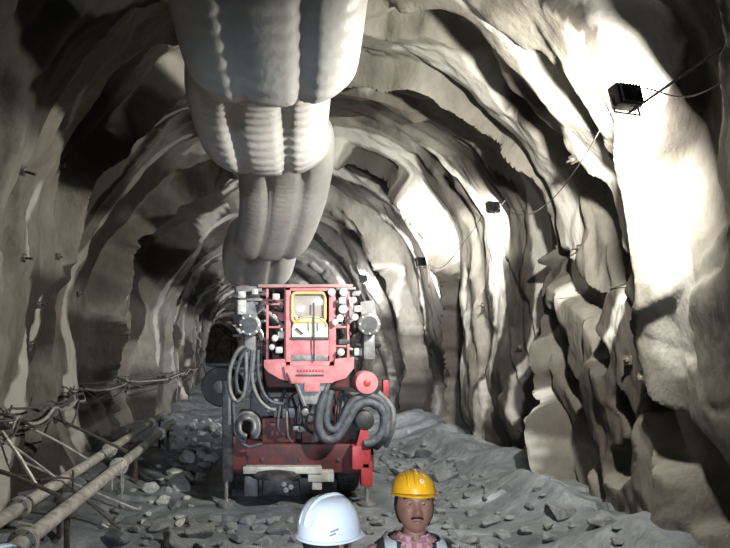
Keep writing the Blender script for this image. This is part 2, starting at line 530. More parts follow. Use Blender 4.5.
def build_tunnel():
    ds = np.concatenate([np.arange(-7, 1.5, 0.17), np.arange(1.5, 3.2, 0.06), np.arange(3.2, 9.5, 0.027), np.arange(9.5, 14, 0.045), np.arange(14, 22, 0.09),
                         np.arange(22, 45, 0.28), np.arange(45, 97, 0.9)])
    cuts = [0, ZS + 0.7, SL - ZS - 0.7, SL]
    names = ['wall_left', 'ceiling', 'wall_right']
    labels = ['blasted grey rock wall on the left with pipes along its foot',
              'dark jagged rock vault above the inflated air duct',
              'blasted khaki rock wall on the right carrying floodlights']
    for i in range(3):
        n = int((cuts[i + 1] - cuts[i]) / (0.036 if i != 1 else 0.042))
        ss = np.linspace(max(0, cuts[i] - 0.12), min(SL, cuts[i + 1] + 0.12), n + 6)
        Sg, Dg = np.meshgrid(ss, ds, indexing='ij')
        X, Y, Z = surf(Sg, Dg)
        def soft(A):           # worn edges: no stair-stepping of the sharp breaks
            for _ in range(1):
                P = np.pad(A, 1, mode='reflect', reflect_type='odd')
                A = 0.25 * P[1:-1, :-2] + 0.5 * P[1:-1, 1:-1] + 0.25 * P[1:-1, 2:]
                P = np.pad(A, 1, mode='reflect', reflect_type='odd')
                A = 0.25 * P[:-2, 1:-1] + 0.5 * P[1:-1, 1:-1] + 0.25 * P[2:, 1:-1]
            return A
        X, Y, Z = soft(X), soft(Y), soft(Z)
        co = np.stack([X, Y, Z], -1).reshape(-1, 3).astype(np.float32)
        nr, nc = Sg.shape
        idx = np.arange(nr * nc).reshape(nr, nc)
        q = np.stack([idx[:-1, :-1], idx[:-1, 1:], idx[1:, 1:], idx[1:, :-1]], -1).reshape(-1, 4)
        me = bpy.data.meshes.new(names[i])
        me.vertices.add(len(co)); me.vertices.foreach_set('co', co.ravel())
        me.loops.add(q.size); me.loops.foreach_set('vertex_index', q.ravel().astype(np.int32))
        me.polygons.add(len(q))
        me.polygons.foreach_set('loop_start', np.arange(0, q.size, 4, dtype=np.int32))
        me.polygons.foreach_set('loop_total', np.full(len(q), 4, dtype=np.int32))
        me.update(calc_edges=True); me.validate()
        at_ = me.attributes.new('strata', 'FLOAT', 'POINT')
        at_.data.foreach_set('value', strata(Sg, Dg).ravel().astype(np.float32))
        at_ = me.attributes.new('quartz', 'FLOAT', 'POINT')
        at_.data.foreach_set('value', quartz(Sg, Dg).ravel().astype(np.float32))
        me.materials.append(M['rock'])
        me.shade_smooth()
        me.set_sharp_from_angle(angle=math.radians(38))
        o = bpy.data.objects.new(names[i], me)
        COL.objects.link(o)
        tag(o, labels[i], kind='structure')

def gouge(pts, hw, dep):
    GOUGES.append(([on_wall(*p) for p in pts], hw, dep))

def floor_z(x, y):
    x = np.asarray(x, dtype=float); y = np.asarray(y, dtype=float)
    xr = x - bend(y)
    z = 0.07 * fbm(x * 0.7, y * 0.7, 51, 4) + 0.03 * fbm(x * 4, y * 4, 52, 3)
    z = z - 0.03
    l = np.clip((-1.7 - xr) / 0.9, 0, 1); z = z + 0.22 * l * l * (1 + 1.2 * vnoise(x * 1.5, y * 1.1, 53))
    r = np.clip((xr - 2.3) / 1.2, 0, 1); z = z + 0.40 * r * r * (1 + 1.0 * vnoise(x * 1.5, y * 1.3, 54))
    lv, lx, ly, tx, ty, eg = cells(x / 0.55 + fbm(x * 2, y * 2, 55, 2) * 0.4, y / 0.5, 57)
    z = z + 0.085 * (lv + 0.8 * (lx * tx + ly * ty)) * np.clip(0.35 + l + r + np.clip((1.2 - xr) / 2.5, 0, 1) * 0.6, 0, 1.2)
    return z

def build_floor():
    xs = np.linspace(-4.2, 5.0, 190)
    ys = np.concatenate([np.arange(-7, 1.5, 0.3), np.arange(1.5, 9, 0.045), np.arange(9, 20, 0.1), np.arange(20, 97, 0.7)])
    Xg, Yg = np.meshgrid(xs, ys, indexing='ij')
    Xw = Xg + bend(Yg)
    Z = floor_z(Xw, Yg)
    co = np.stack([Xw, Yg, Z], -1).reshape(-1, 3)
    nr, nc = Xg.shape
    idx = np.arange(nr * nc).reshape(nr, nc)
    q = np.stack([idx[:-1, :-1], idx[1:, :-1], idx[1:, 1:], idx[:-1, 1:]], -1).reshape(-1, 4)
    me = bpy.data.meshes.new('floor')
    me.from_pydata(co.tolist(), [], q.tolist())
    me.materials.append(M['floor'])
    me.shade_smooth(); me.set_sharp_from_angle(angle=math.radians(35))
    o = bpy.data.objects.new('floor', me); COL.objects.link(o)
    tag(o, 'muddy blue grey tunnel floor strewn with rubble', kind='structure')
    # rock face closing the far end of the heading
    b = MB(); c = float(bend(96.0))
    rows = []
    for i in range(14):
        rows.append([(c - 4.5 + 10 * j / 14, 95.2 + rnd.uniform(-.5, .5), -0.5 + 7.5 * i / 13) for j in range(15)])
    b.grid(rows)
    tag(b.build('wall_end', M['rock'], smooth=False), 'distant dark rock face closing the tunnel', kind='structure')

def fz(x, y):
    return float(floor_z(np.array([x]), np.array([y]))[0])

for g in [([(530, 65), (560, 95), (585, 138)], .20, .3), ([(590, 145), (608, 178)], .10, .25),
          ([(375, 45), (426, 52), (488, 117), (529, 170), (572, 225), (588, 275)], .34, .36),
          ([(532, 270), (563, 320), (573, 356)], .2, .3), ([(640, 395), (664, 447), (685, 500)], .26, .36),
          ([(593, 400), (603, 442), (588, 468)], .2, .3), ([(527, 310), (532, 361), (553, 442), (573, 493)], .18, .3),
          ([(612, 270), (600, 305)], .09, .3)]:
    gouge(*g)
build_tunnel()
build_floor()

# ------------------------------------------------------------------ floodlights
def floodlight(pos, watts, col, aim, label, wallpt, size=0.25, spread=PI):
    t = empty('floodlight', pos)
    tag(t, label, 'floodlight', 'floodlights along the right wall')
    A = Vector(aim).normalized()
    q = A.to_track_quat('-Z', 'Y')
    R = q.to_matrix()
    w, h, dp = size, size * 0.82, 0.09
    shell = MB().box((0, 0, 0.02), (w, h, dp), bev=0.012)
    for k in range(7):
        shell.box((-w * 0.4 + w * 0.8 * k / 6, 0, 0.02 + dp / 2 + 0.008), (0.008, h * 0.86, 0.03))
    o = shell.build('housing', M['lamp_shell'], t); o.rotation_euler = q.to_euler()
    g = MB().box((0, 0, -0.028), (w * 0.86, h * 0.84, 0.006), bev=0.002).build('glass_face', M['lamp_face'], t)
    g.rotation_euler = q.to_euler()
    br = MB().tube([R @ Vector((-w / 2 - 0.012, 0, 0)), R @ Vector((-w / 2 - 0.012, -h * 0.75, 0.01)), R @ Vector((w / 2 + 0.012, -h * 0.75, 0.01)), R @ Vector((w / 2 + 0.012, 0, 0))], 0.009, 6)
    br.build('bracket', M['steel'], t)
    if wallpt is not None:
        rel = Vector(wallpt) - Vector(pos)
        MB().tube([R @ Vector((0, -h * 0.75, 0.01)), rel * 1.08], 0.011, 6).build('mounting_arm', M['steel'], t)
    ld = bpy.data.lights.new('flood_beam', 'AREA')
    ld.shape = 'RECTANGLE'; ld.size = w * 0.86; ld.size_y = h * 0.84
    ld.energy = watts; ld.color = col; ld.spread = spread
    lo = bpy.data.objects.new('flood_beam', ld); COL.objects.link(lo)
    lo.parent = t
    lo.location = R @ Vector((0, 0, -0.04))
    lo.rotation_euler = q.to_euler()
    return t

def hit_depth(px, py):
    bpy.context.view_layer.update()
    r = scene.ray_cast(bpy.context.evaluated_depsgraph_get(), Vector((0, 0, CAMH)), (at(px, py, 1.0) - Vector((0, 0, CAMH))).normalized())
    return r[1].y if r[0] else 99.0

def right_wall_s(x, z):
    """arc position on the right side next to a point"""
    best = min(np.linspace(SL * 0.55, SL - 0.05, 600), key=lambda s: (np.interp(s, _ps, _px) - x) ** 2 + (np.interp(s, _ps, _pz) - z) ** 2)
    return float(best)

lamp_labels = ['black square floodlight nearest the camera, high on the right wall in a white glare',
               'small floodlight glaring on the right wall, second along the row',
               'tiny floodlight on the right wall beside the drill rig, third along the row']
LAMPS = []
for (px, py, d, w, c), lab in zip(LAMP_SPECS, lamp_labels):
    p = at(px, py, d)
    s = right_wall_s(p.x, p.z)
    hd = hit_depth(px, py)
    d = min(d, hd - 0.32)
    p = at(px, py, d)
    s = right_wall_s(p.x, p.z)
    wp = wall_pt(s, d - 0.05)
    LAMPS.append(p)
    floodlight(p, w, c, (-0.27, 1.0, -0.24), lab, wp, 0.225)
for i, (d, w) in enumerate(FAR_LAMPS):
    x = 3.25 + float(bend(d)); z = 4.3
    s = right_wall_s(3.25, z)
    wp = wall_pt(s, d)
    p = Vector((wp.x - 0.45, d, wp.z - 0.2))
    floodlight(p, w, (0.98, 0.98, 1.0), (-0.45, 1.0, -0.25), ['fourth', 'fifth', 'sixth', 'seventh', 'eighth', 'ninth', 'tenth'][i] + ' floodlight along the right wall, beyond the drill rig', wp, 0.25)
for (d, w) in FILL_LAMPS:  # added fill light with its stand, out of view
    zf = fz(-0.5, d)
    t = floodlight(Vector((-0.5, d, 2.65)), w, (0.80, 0.90, 1.0), (0.09, 1.0, -0.07), 'unseen fill floodlight on a tall stand, added behind the camera', None, 0.3, math.radians(34))
    MB().tube([(0, 0, -0.2), (0, 0, zf - 2.6)], 0.025, 10).build('fill_stand_pole', M['steel'], t)
    for k in range(3):
        a = 2 * PI * k / 3 + .4
        MB().tube([(0, 0, zf - 2.2), (math.cos(a) * .5, math.sin(a) * .5, zf - 2.66)], 0.016, 8).build('fill_stand_leg', M['steel'], t)

def cable(name, pts, r, m, label, cat='cable', group=None, n=8, seg=6):
    P = bez(pts, n)
    o = MB().tube(P, r, seg).build(name, m, origin=P[0])
    tag(o, label, cat, group)
    return o

l1, l2, l3 = LAMPS
cable('lamp_cable', [l1 + Vector((0.03, -0.05, 0.03)), at(645, 88, 4.3), at(680, 97, 3.9), at(712, 88, 3.6), at(745, 62, 3.45), at(800, 20, 3.1)], 0.0055, M['cable_grey'],
      'thin grey cable looping right from the nearest floodlight')
cable('lamp_cable', [l2 + Vector((0.03, -0.05, 0.03)), at(522, 215, 7.2), at(548, 203, 6.6), at(572, 175, 5.8), at(600, 130, 5.0), l1 + Vector((0.0, 0.0, 0.12))], 0.0055, M['cable'],
      'thin dark cable sagging between the two nearest floodlights')
cable('lamp_cable', [l3 + Vector((0.03, -0.05, 0.03)), at(440, 268, 10.5), at(462, 245, 9.2), l2 + Vector((0.0, 0.0, 0.1))], 0.0055, M['cable'],
      'thin dark cable between the second and third floodlights')

# ------------------------------------------------------------------ ventilation duct
def build_duct():
    # underside control points: depth, centre x, underside height above the lens, half width
    cp = [(-5.5, 0.1, 2.2, .68), (-2.5, 0.0, 2.45, .68), (-0.5, 0.05, 2.0, .70), (0.8, 0.0, 2.4, .66), (2.4, -0.02, 2.72, .74),
          (3.3, -0.035, 2.64, .735), (3.85, -0.02, 2.32, .735), (4.35, 0.02, 1.97, .67), (4.62, 0.02, 2.04, .58),
          (4.9, -0.09, 2.17, .64), (5.35, -0.11, 2.14, .70), (5.95, -0.06, 1.94, .66), (6.3, 0.0, 1.98, .58),
          (6.9, 0.16, 2.24, .62), (7.7, 0.21, 2.20, .66), (8.6, 0.17, 1.88, .65), (9.6, 0.02, 1.56, .63), (10.0, -0.06, 1.72, .56),
          (10.5, -0.15, 1.80, .66), (11.4, -0.22, 1.58, .76), (12.6, -0.28, 1.40, .74), (13.2, -0.32, 1.60, .60), (14.5, -0.35, 1.85, .66), (17.5, -0.45, 1.55, .66),
          (18.2, -0.5, 1.75, .56), (20, -0.6, 1.85, .66), (25, -0.9, 1.7, .66), (32, -1.4, 1.8, .66), (42, -2.1, 1.8, .66)]
    K = 1.12
    cp = [c if c[0] < 3 else (c[0] * K, c[1] * K, c[2] * K, c[3] * K) for c in cp]
    cuts = [-5.5, 0.6, 4.60 * K, 6.32 * K, 10.05 * K, 13.2 * K, 18.2 * K, 42 * K]
    A = np.array(cp)
    # dense smooth path
    P = bez([(a[1], a[0], a[2]) for a in cp], 24)
    Wd = bez([(a[3], a[0], 0) for a in cp], 24)
    yy = np.array([p.y for p in P])
    root = empty('ventilation_duct', (0, 3.5, CAMH + 2.4))
    tag(root, 'inflated grey white fabric air duct of three lobes slung along the crown', 'air duct')
    org = root.location
    NP = 84
    for ci in range(len(cuts) - 1):
        ids = [i for i in range(len(P)) if cuts[ci] - 0.02 <= P[i].y <= cuts[ci + 1] + 0.06]
        # finer resampling
        pts, ws = [], []
        near = cuts[ci] < 10 and cuts[ci + 1] > 3
        sub = 5 if near else (3 if cuts[ci] < 15 else 1)
        for a, b in zip(ids[:-1], ids[1:]):
            for k in range(sub):
                f = k / sub
                pts.append(P[a].lerp(P[b], f)); ws.append(Wd[a].x * (1 - f) + Wd[b].x * f)
        n = len(pts)
        arc = 0.0
        rows = []
        for i in range(n):
            if i: arc += (pts[i] - pts[i - 1]).length
            t = (pts[min(i + 3, n - 1)] - pts[max(i - 3, 0)]).normalized()
            side = Vector((1, 0, 0))
            up = side.cross(t).normalized()
            if up.z < 0: up = -up
            a = ws[i]
            hh = 0.50 * a / 0.66 * 0.72
            c = pts[i] + up * hh
            row = []
            for j in range(NP):
                ph = 2 * PI * j / NP
                cx, sz = math.cos(ph), math.sin(ph)
                e = 0.72
                x = a * math.copysign(abs(cx) ** e, cx)
                z = hh * math.copysign(abs(sz) ** e, sz)
                xn = x / a
                # seams between the three lobes
                g = math.exp(-((abs(xn) - 0.36) / 0.075) ** 2) * 0.13
                lobe = math.floor((xn + 0.36) / 0.72) if abs(xn) < 0.36 else (1 if xn > 0 else -1)
                xm = (xn / 0.36) if abs(xn) < 0.36 else ((abs(xn) - 0.68) / 0.32)
                bul = 0.05 * (1 - xm * xm)
                # ripples: curved pleats across each lobe
                rp = (0.0085 if cuts[ci] < 4 else (0.005 if ci == 2 else 0.0015)) * math.sin(2 * PI * (arc / 0.135 + 0.35 * xm * xm + 0.37 * lobe))
                pinch = max(0.0, 1 - min(arc, 0.9) / 0.55)
                cr = (0.012 if ci <= 2 else 0.005) * pinch * math.sin(2 * PI * (arc / 0.06 + 0.8 * xn + 0.7 * math.sin(5 * xn)))
                k = 1 - g + (bul + rp + cr) / a * (0.45 + 0.55 * abs(sz))
                row.append(c + side * (x * (1 - g * 0.15)) + up * (z * k))
            rows.append(row)
        b = MB(); b.grid([[p + Vector((0, 0, CAMH)) - org for p in r] for r in rows], close=True)
        b.build('duct_section', M['duct'], root, ang=70)
    # suspension wires up to the rock
    for d in (3.3, 5.5, 7.8, 12.1, 16.2):
        i = int(np.argmin(np.abs(yy - d)))
        p = P[i] + Vector((0, 0, CAMH + 0.72))
        for sx in (-0.4, 0.4):
            s = SL / 2 + sx
            w = wall_pt(s, d)
            MB().tube([p + Vector((sx, 0, 0)) - org, w - org + Vector((0, 0, .05))], 0.008, 5).build('hanger_wire', M['steel'], root)
build_duct()

# ------------------------------------------------------------------ drill rig
def build_rig():
    D0 = 7.6
    base = Vector((0.46, D0 + 1.4, 0))
    rig = empty('drill_rig', base)
    tag(rig, 'red wheeled mining drill rig with dusty cab, hoses and jacks filling mid tunnel', 'drill rig')
    inv = -base
    def part(b, name, m, parent=None, label=None, **k):
        o = b.build(name, m, None, **k)
        me = o.data
        me.transform(Matrix.Translation(inv))
        o.parent = parent if parent else rig
        if label: o['label'] = label
        return o
    def rect(b, x0, y0, x1, y1, d, dp, bev=0.012):
        """box seen as the photo rectangle, its front at depth d, going back dp"""
        a, c = at(x0, y1, d), at(x1, y0, d)
        return b.box(((a.x + c.x) / 2, d + dp / 2, (a.z + c.z) / 2), (abs(c.x - a.x), dp, abs(c.z - a.z)), bev=bev)
    def poly(b, pts, d, dp):
        return b.prism([(at(x, y, d).x, at(x, y, d).z) for x, y in pts], d, d + dp)
    # --- chassis and body
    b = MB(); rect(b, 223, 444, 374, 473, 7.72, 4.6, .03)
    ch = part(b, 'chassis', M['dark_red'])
    for x in (232, 262, 300, 338, 362):
        b = MB(); p = at(x, 460, 7.72); b.lathe(p, (0, -1, 0), [(0.03, -0.01), (0.03, 0.012), (0.018, 0.022)], 10); part(b, 'bolt', M['machine_dark'], ch)
    b = MB(); rect(b, 250, 392, 362, 446, 8.15, 3.9, .04)
    part(b, 'engine_housing', M['machine_dark'])
    b = MB(); rect(b, 262, 340, 350, 396, 9.3, 3.0, .05)
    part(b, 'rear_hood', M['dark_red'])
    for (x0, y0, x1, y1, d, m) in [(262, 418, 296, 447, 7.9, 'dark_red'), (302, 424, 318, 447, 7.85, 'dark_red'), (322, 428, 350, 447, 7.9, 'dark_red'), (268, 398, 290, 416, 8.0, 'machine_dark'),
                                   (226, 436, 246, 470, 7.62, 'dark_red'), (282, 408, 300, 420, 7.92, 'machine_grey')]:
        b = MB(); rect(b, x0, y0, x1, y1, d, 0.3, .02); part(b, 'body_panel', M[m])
    b = MB(); p = at(270, 440, 7.8); b.lathe(at(276, 474, 7.75), (0, 0, 1), [(0.36, -0.02), (0.36, 0.02), (0.30, 0.07), (0.1, 0.11)], 28); part(b, 'turntable', M['machine_dark'])
    b = MB(); rect(b, 243, 467, 322, 474, 7.58, 0.16, .012); part(b, 'cross_beam', M['machine_pale'], label='pale cross beam')
    b = MB(); rect(b, 308, 471, 334, 482, 7.60, 0.2, .012); rect(b, 312, 480, 322, 490, 7.62, .12); part(b, 'tow_bracket', M['machine_pale'])
    b = MB(); rect(b, 246, 477, 338, 497, 8.05, 0.4, .08); rect(b, 262, 480, 300, 496, 7.85, 0.5, .05); part(b, 'axle', M['machine_dark'])
    b = MB(); rect(b, 244, 476, 258, 497, 7.75, 0.3, .03); part(b, 'axle_guard', M['machine_grey'])
    for x, y in ((284, 484), (291, 487), (286, 490)):
        b = MB(); p = at(x, y, 7.83); b.lathe(p, (0, -1, 0), [(0.036, -0.04), (0.04, 0.0), (0.034, 0.012), (0.012, 0.018)], 14)
        part(b, 'headlamp', M['worklight'])
    # --- wheels
    tire = None
    for (x, d) in ((349, 8.35), (243, 8.35), (349, 11.2), (243, 11.2)):
        cx = (x - 270) / 560 * 7.95
        R = 0.40
        prof = [(R * .62, -0.15), (R * .9, -0.16), (R, -0.11), (R, 0.11), (R * .9, 0.16), (R * .62, 0.15)]
        b = MB(); b.lathe((cx, d, R + 0.02), (1, 0, 0), prof, 30)
        for k in range(22):
            a = 2 * PI * k / 22
            b.box((cx, d + math.cos(a) * R, R + 0.02 + math.sin(a) * R), (0.24, 0.05, 0.03), rot=(a - PI / 2, 0, 0.25))
        w = part(b, 'tyre', M['black'])
        b = MB(); b.lathe((cx, d, R + 0.02), (1, 0, 0), [(R * .6, -0.12), (R * .5, -0.17), (0.1, -0.18), (0.1, 0.18), (R * .5, 0.17), (R * .6, 0.12)], 20)
        part(b, 'wheel_hub', M['dark_red'], w)
    # --- stabiliser jacks
    b = MB(); rect(b, 352, 446, 371, 470, 7.5, 0.22, .03); rect(b, 361, 462, 373, 487, 7.5, 0.15, .03)
    poly(b, [(361, 428), (367, 428), (371, 447), (356, 447)], 7.52, 0.08)
    j = part(b, 'jack', M['red'], label='bright red jack')
    b = MB(); p = at(367, 470, 7.57); b.tube([p, (p.x, p.y, 0.06)], 0.03, 12); part(b, 'jack_rod', M['chrome'], j)
    b = MB(); b.lathe((p.x, p.y, 0.0), (0, 0, 1), [(0.13, -0.03), (0.13, 0.04), (0.06, 0.07)], 18); part(b, 'jack_foot', M['machine_grey'], j)
    b = MB(); rect(b, 222, 380, 233, 482, 7.55, 0.15, .03)
    j = part(b, 'jack', M['machine_dark'])
    b = MB(); p = at(226.5, 478, 7.6); b.tube([p, (p.x, p.y, 0.06)], 0.025, 12); part(b, 'jack_rod', M['chrome'], j)
    b = MB(); b.lathe((p.x, p.y, 0.0), (0, 0, 1), [(0.12, -0.03), (0.12, 0.04), (0.06, 0.07)], 18); part(b, 'jack_foot', M['machine_grey'], j)
    b = MB(); rect(b, 228, 378, 231, 425, 7.5, 0.05, .008); part(b, 'steel_strip', M['machine_grey'])
    # --- cab
    cab_d = 7.62
    b = MB(); rect(b, 284, 286, 291, 366, cab_d, 0.10); rect(b, 329, 286, 336, 366, cab_d, 0.10)
    rect(b, 284, 285, 336, 291, cab_d, 0.10); rect(b, 284, 361, 336, 367, cab_d, 0.10)
    cab = part(b, 'cab_frame', M['red_dusty'], label='dusty pink red cab frame')
    b = MB(); rect(b, 258, 284, 353, 287.5, cab_d - 0.03, 1.75, .015); part(b, 'roof', M['roof_dust'])
    b = MB(); rect(b, 285, 288, 287, 366, cab_d + 0.1, 1.45, .01); part(b, 'cab_side', M['dark_red'])
    b = MB(); rect(b, 333, 288, 335, 366, cab_d + 0.1, 1.45, .01); part(b, 'cab_side', M['dark_red'])
    b = MB(); rect(b, 285, 330, 335, 372, cab_d + 1.45, 0.06, .01); part(b, 'cab_back', M['dark_red'])
    # upper window with rounded yellow surround
    def rr(x0, y0, x1, y1, r, d, n=5):
        pts = []
        for cx, cy, a0 in ((x1 - r, y0 + r, -90), (x1 - r, y1 - r, 0), (x0 + r, y1 - r, 90), (x0 + r, y0 + r, 180)):
            for k in range(n + 1):
                a = math.radians(a0 + 90 * k / n)
                pts.append(at(cx + r * math.cos(a), cy + r * math.sin(a), d))
        return pts
    b = MB(); b.tube(rr(292, 293, 325, 322, 4, cab_d - 0.01), 0.022, 8, closed=True); yf = part(b, 'window_surround', M['yellow'], label='yellow rounded window surround')
    b = MB(); rect(b, 293, 294, 324, 317, cab_d + 0.02, 0.01, 0.001); part(b, 'pane', M['glass'], yf)
    b = MB(); rect(b, 293, 305, 324, 307, cab_d + 0.3, 0.05, .005); rect(b, 295, 307, 323, 316, cab_d + 0.5, .05); part(b, 'seat_back', M['red_dusty'])
    # cream panel with arched top
    arch = [(292, 337), (328, 337), (328, 327)] + [(310 + 17 * math.cos(a), 327 - 10 * math.sin(a)) for a in [PI * k / 10 for k in range(0, 11)]] + [(292, 327)]
    b = MB(); poly(b, arch, cab_d - 0.015, 0.03); pn = part(b, 'door_panel', M['cream'], label='cream arched door panel')
    b = MB(); b.tube([at(310 + 17 * math.cos(PI * k / 12), 327 - 10.5 * math.sin(PI * k / 12), cab_d - 0.02) for k in range(13)], 0.014, 8); part(b, 'panel_trim', M['yellow'], pn)
    for x in (308, 313, 317):
        b = MB(); rect(b, x, 321, x + 1.3, 331, cab_d - 0.03, 0.02, .003); part(b, 'grab_bar', M['machine_grey'], pn)
    # lower pink panel, grey sill, dark wiper bar
    b = MB(); rect(b, 290, 339, 329, 356, cab_d + 0.01, 0.02, .005); part(b, 'lower_panel', M['red_dusty'])
    b = MB(); rect(b, 290, 337.3, 329, 339.3, cab_d - 0.02, 0.04, .005); part(b, 'cross_bar', M['machine_dark'])
    b = MB(); rect(b, 291, 355, 328, 361, cab_d, 0.03, .005); part(b, 'sill', M['machine_grey'])
    b = MB(); b.tube([at(313.5, 303, cab_d - 0.03), at(314, 335, cab_d - 0.045), at(314, 361, cab_d - 0.03)], 0.012, 6); part(b, 'wiper_bar', M['machine_dark'])
    b = MB(); b.tube([at(296, 328, cab_d - 0.04), at(303, 334, cab_d - 0.04)], 0.012, 6); part(b, 'door_handle', M['machine_dark'])
    # skirt
    b = MB(); poly(b, [(264, 360), (285, 359), (288, 381), (280, 379), (268, 372), (264, 367)], 7.50, 0.16); part(b, 'skirt_plate', M['red_dusty'])
    b = MB(); poly(b, [(335, 359), (354, 357), (354, 368), (346, 378), (333, 382)], 7.50, 0.16); part(b, 'skirt_plate', M['red_dusty'])
    b = MB(); poly(b, [(284, 366), (336, 366), (333, 383), (290, 383.5), (286, 376)], 7.46, 0.2); sk = part(b, 'skirt_centre', M['red_dusty'])
    b = MB(); rect(b, 296, 374.5, 324, 376, 7.445, 0.03, .003); part(b, 'slot', M['machine_dark'], sk)
    b = MB()
    for k in range(9): rect(b, 297 + k * 3.1, 369.5, 298.8 + k * 3.1, 371.8, 7.45, 0.02, .002)
    part(b, 'raised_lettering', M['red'], sk)
    b = MB(); b.tube([at(285, 289, 7.6), at(285, 362, 7.58), at(287, 374, 7.46), at(291, 383, 7.45)], 0.014, 6); part(b, 'door_edge', M['dark_red'])
    # side guards
    for xs, names in (((266, 270), 'l'), ((347, 351), 'r')):
        b = MB(); rect(b, xs[0], 288, xs[0] + 2.6, 360, 7.64, 0.06, .01); part(b, 'guard_post', M['red_dusty'])
    for (x0, x1, y) in ((258, 286, 299), (262, 286, 303), (266, 286, 326), (336, 350, 326), (336, 352, 288.5), (336, 350, 345)):
        b = MB(); rect(b, x0, y, x1, y + 2.2, 7.66, 0.06, .01); part(b, 'guard_rail', M['red_dusty'])
    b = MB(); b.tube([at(267, 312, 7.7), at(283, 326, 7.7)], 0.025, 8); part(b, 'guard_brace', M['machine_grey'])
    # work lights and white fittings
    def worklight(x, y, d, r, sq=False):
        p = at(x, y, d)
        b = MB()
        if sq: b.box(p, (r * 2, 0.1, r * 1.7), bev=.015)
        else: b.lathe(p, (0, -1, -0.1), [(r * .6, -0.09), (r, -0.03), (r, 0.02)], 16)
        o = part(b, 'work_light', M['machine_pale'])
        b = MB(); b.lathe(p + Vector((0, -0.05 if sq else -0.02, 0)), (0, -1, -0.1), [(r * .85, -.005), (r * .85, 0.004), (r * .4, 0.012)], 16)
        part(b, 'lens', M['worklight'], o)
    for (x, y, r) in ((331.5, 292, .05), (343.5, 292, .055), (342, 301, .05), (343, 309, .06), (340, 318, .05), (353.5, 300, .045), (357, 309, .05), (355, 317, .045), (335, 322, .045), (341, 352, .05),
                      (276, 297, .05), (255, 292, .045), (275, 338, .045), (279, 350, .05), (272, 347, .04)):
        worklight(x, y, 7.55, r, (int(x) % 3 == 0))
    for (x, y, r) in ((242, 295, .055), (242, 304, .06), (242, 311, .06), (248, 319, .05)):
        worklight(x, y, 7.6, r, True)
    b = MB(); rect(b, 236, 286, 262, 292, 7.62, 0.12, .015); rect(b, 238, 298, 262, 301, 7.62, .1); part(b, 'light_bar', M['machine_grey'])
    b = MB(); rect(b, 336, 287, 356, 290, 7.6, 0.1); rect(b, 352, 292, 360, 296, 7.62, .1); part(b, 'light_bar', M['machine_grey'])
    # drill booms with heads
    for (x, y, r, tilt) in ((250, 325, .145, -1), (369.5, 324, .15, 1)):
        p = at(x, y, 7.45)
        b = MB(); b.lathe(p, (0, 1, 0), [(r * .72, -0.02), (r, 0.0), (r, 0.16), (r * .8, 0.2), (r * .72, 1.2)], 24)
        hd = part(b, 'boom_head', M['machine_grey'])
        b = MB(); b.lathe(p, (0, 1, 0), [(r * .68, -0.03), (r * .62, -0.024), (r * .2, -0.02)], 24); part(b, 'boom_cap', M['machine_dark'], hd)
        b = MB()
        for k in range(8):
            a = 2 * PI * k / 8
            b.lathe(p + Vector((math.cos(a), 0, math.sin(a))) * r * .85, (0, -1, 0), [(0.014, -0.01), (0.014, 0.02)], 6)
        part(b, 'head_bolts', M['steel'], hd)
        b = MB(); rect(b, x - 6, y + 10, x + 6, y + 36, 7.6, 0.25, .04); part(b, 'boom_bracket', M['machine_grey'])
        b = MB(); poly(b, [(x - 9, y - 22), (x + 4, y - 24), (x + 8, y - 6), (x - 8, y - 6)], 7.62, .3)
        part(b, 'boom_bracket', M['machine_grey'])
        q = at(x - tilt * 4, y + 8, 12.2)
        b = MB(); b.tube([p + Vector((0, 0.3, -.05)), q], r * .7, 14); part(b, 'boom_tube', M['dark_red'])
        b = MB(); b.tube([p + Vector((0, 0.2, -0.28)), q + Vector((0, -1.5, -0.3))], 0.05, 10); part(b, 'lift_cylinder', M['machine_dark'])
    b = MB(); b.lathe(at(367, 383, 7.4), (0, 1, 0), [(.09, -.01), (.145, 0.0), (.155, 0.03), (.155, 0.3)], 26); dk = part(b, 'drum', M['red_dusty'], label='dusty pink drum end')
    b = MB(); b.lathe(at(367, 383, 7.39), (0, 1, 0), [(.03, -.012), (.05, 0.0), (.05, 0.02)], 14); part(b, 'drum_hub', M['red'], dk)
    b = MB(); rect(b, 383, 380, 389, 397, 7.7, 0.1, .02); part(b, 'marker_lamp', M['red'])
    b = MB(); b.lathe(at(365, 421, 7.5), (0, 1, 0), [(.1, 0), (.13, .02), (.13, .4)], 20); part(b, 'hydraulic_motor', M['black'])
    # hose reel at the left flank
    b = MB(); c = at(223, 386, 8.2)
    b.lathe(c, (0.15, 1, 0), [(.10, -.16), (.27, -.17), (.29, -.14), (.29, .14), (.27, .17), (.10, .16)], 28); rl = part(b, 'hose_reel', M['black'])
    b = MB(); b.lathe(c, (0.15, 1, 0), [(.05, -.2), (.09, -.19), (.09, .19)], 16); part(b, 'reel_hub', M['machine_grey'], rl)
    # mast bracket under the cab
    b = MB(); poly(b, [(298, 383), (327, 383), (321, 404), (304, 404)], 7.52, 0.25); part(b, 'mast_plate', M['machine_grey'])
    b = MB(); rect(b, 304, 382, 320, 392, 7.44, 0.1, .02); part(b, 'mast_block', M['red_dusty'])
    for a, c in (((296, 383), (305, 406)), ((329, 383), (320, 406))):
        b = MB(); b.tube([at(*a, 7.5), at(*c, 7.5)], 0.03, 8); part(b, 'mast_strut', M['machine_grey'])
    b = MB(); b.lathe(at(305, 412, 7.55), (0, -1, 0), [(.05, -.2), (.05, 0), (.03, .01)], 14); part(b, 'pin', M['machine_grey'])
    b = MB(); b.tube([at(318, 406, 7.6), at(316, 440, 7.7)], 0.05, 12); part(b, 'tilt_cylinder', M['machine_grey'])
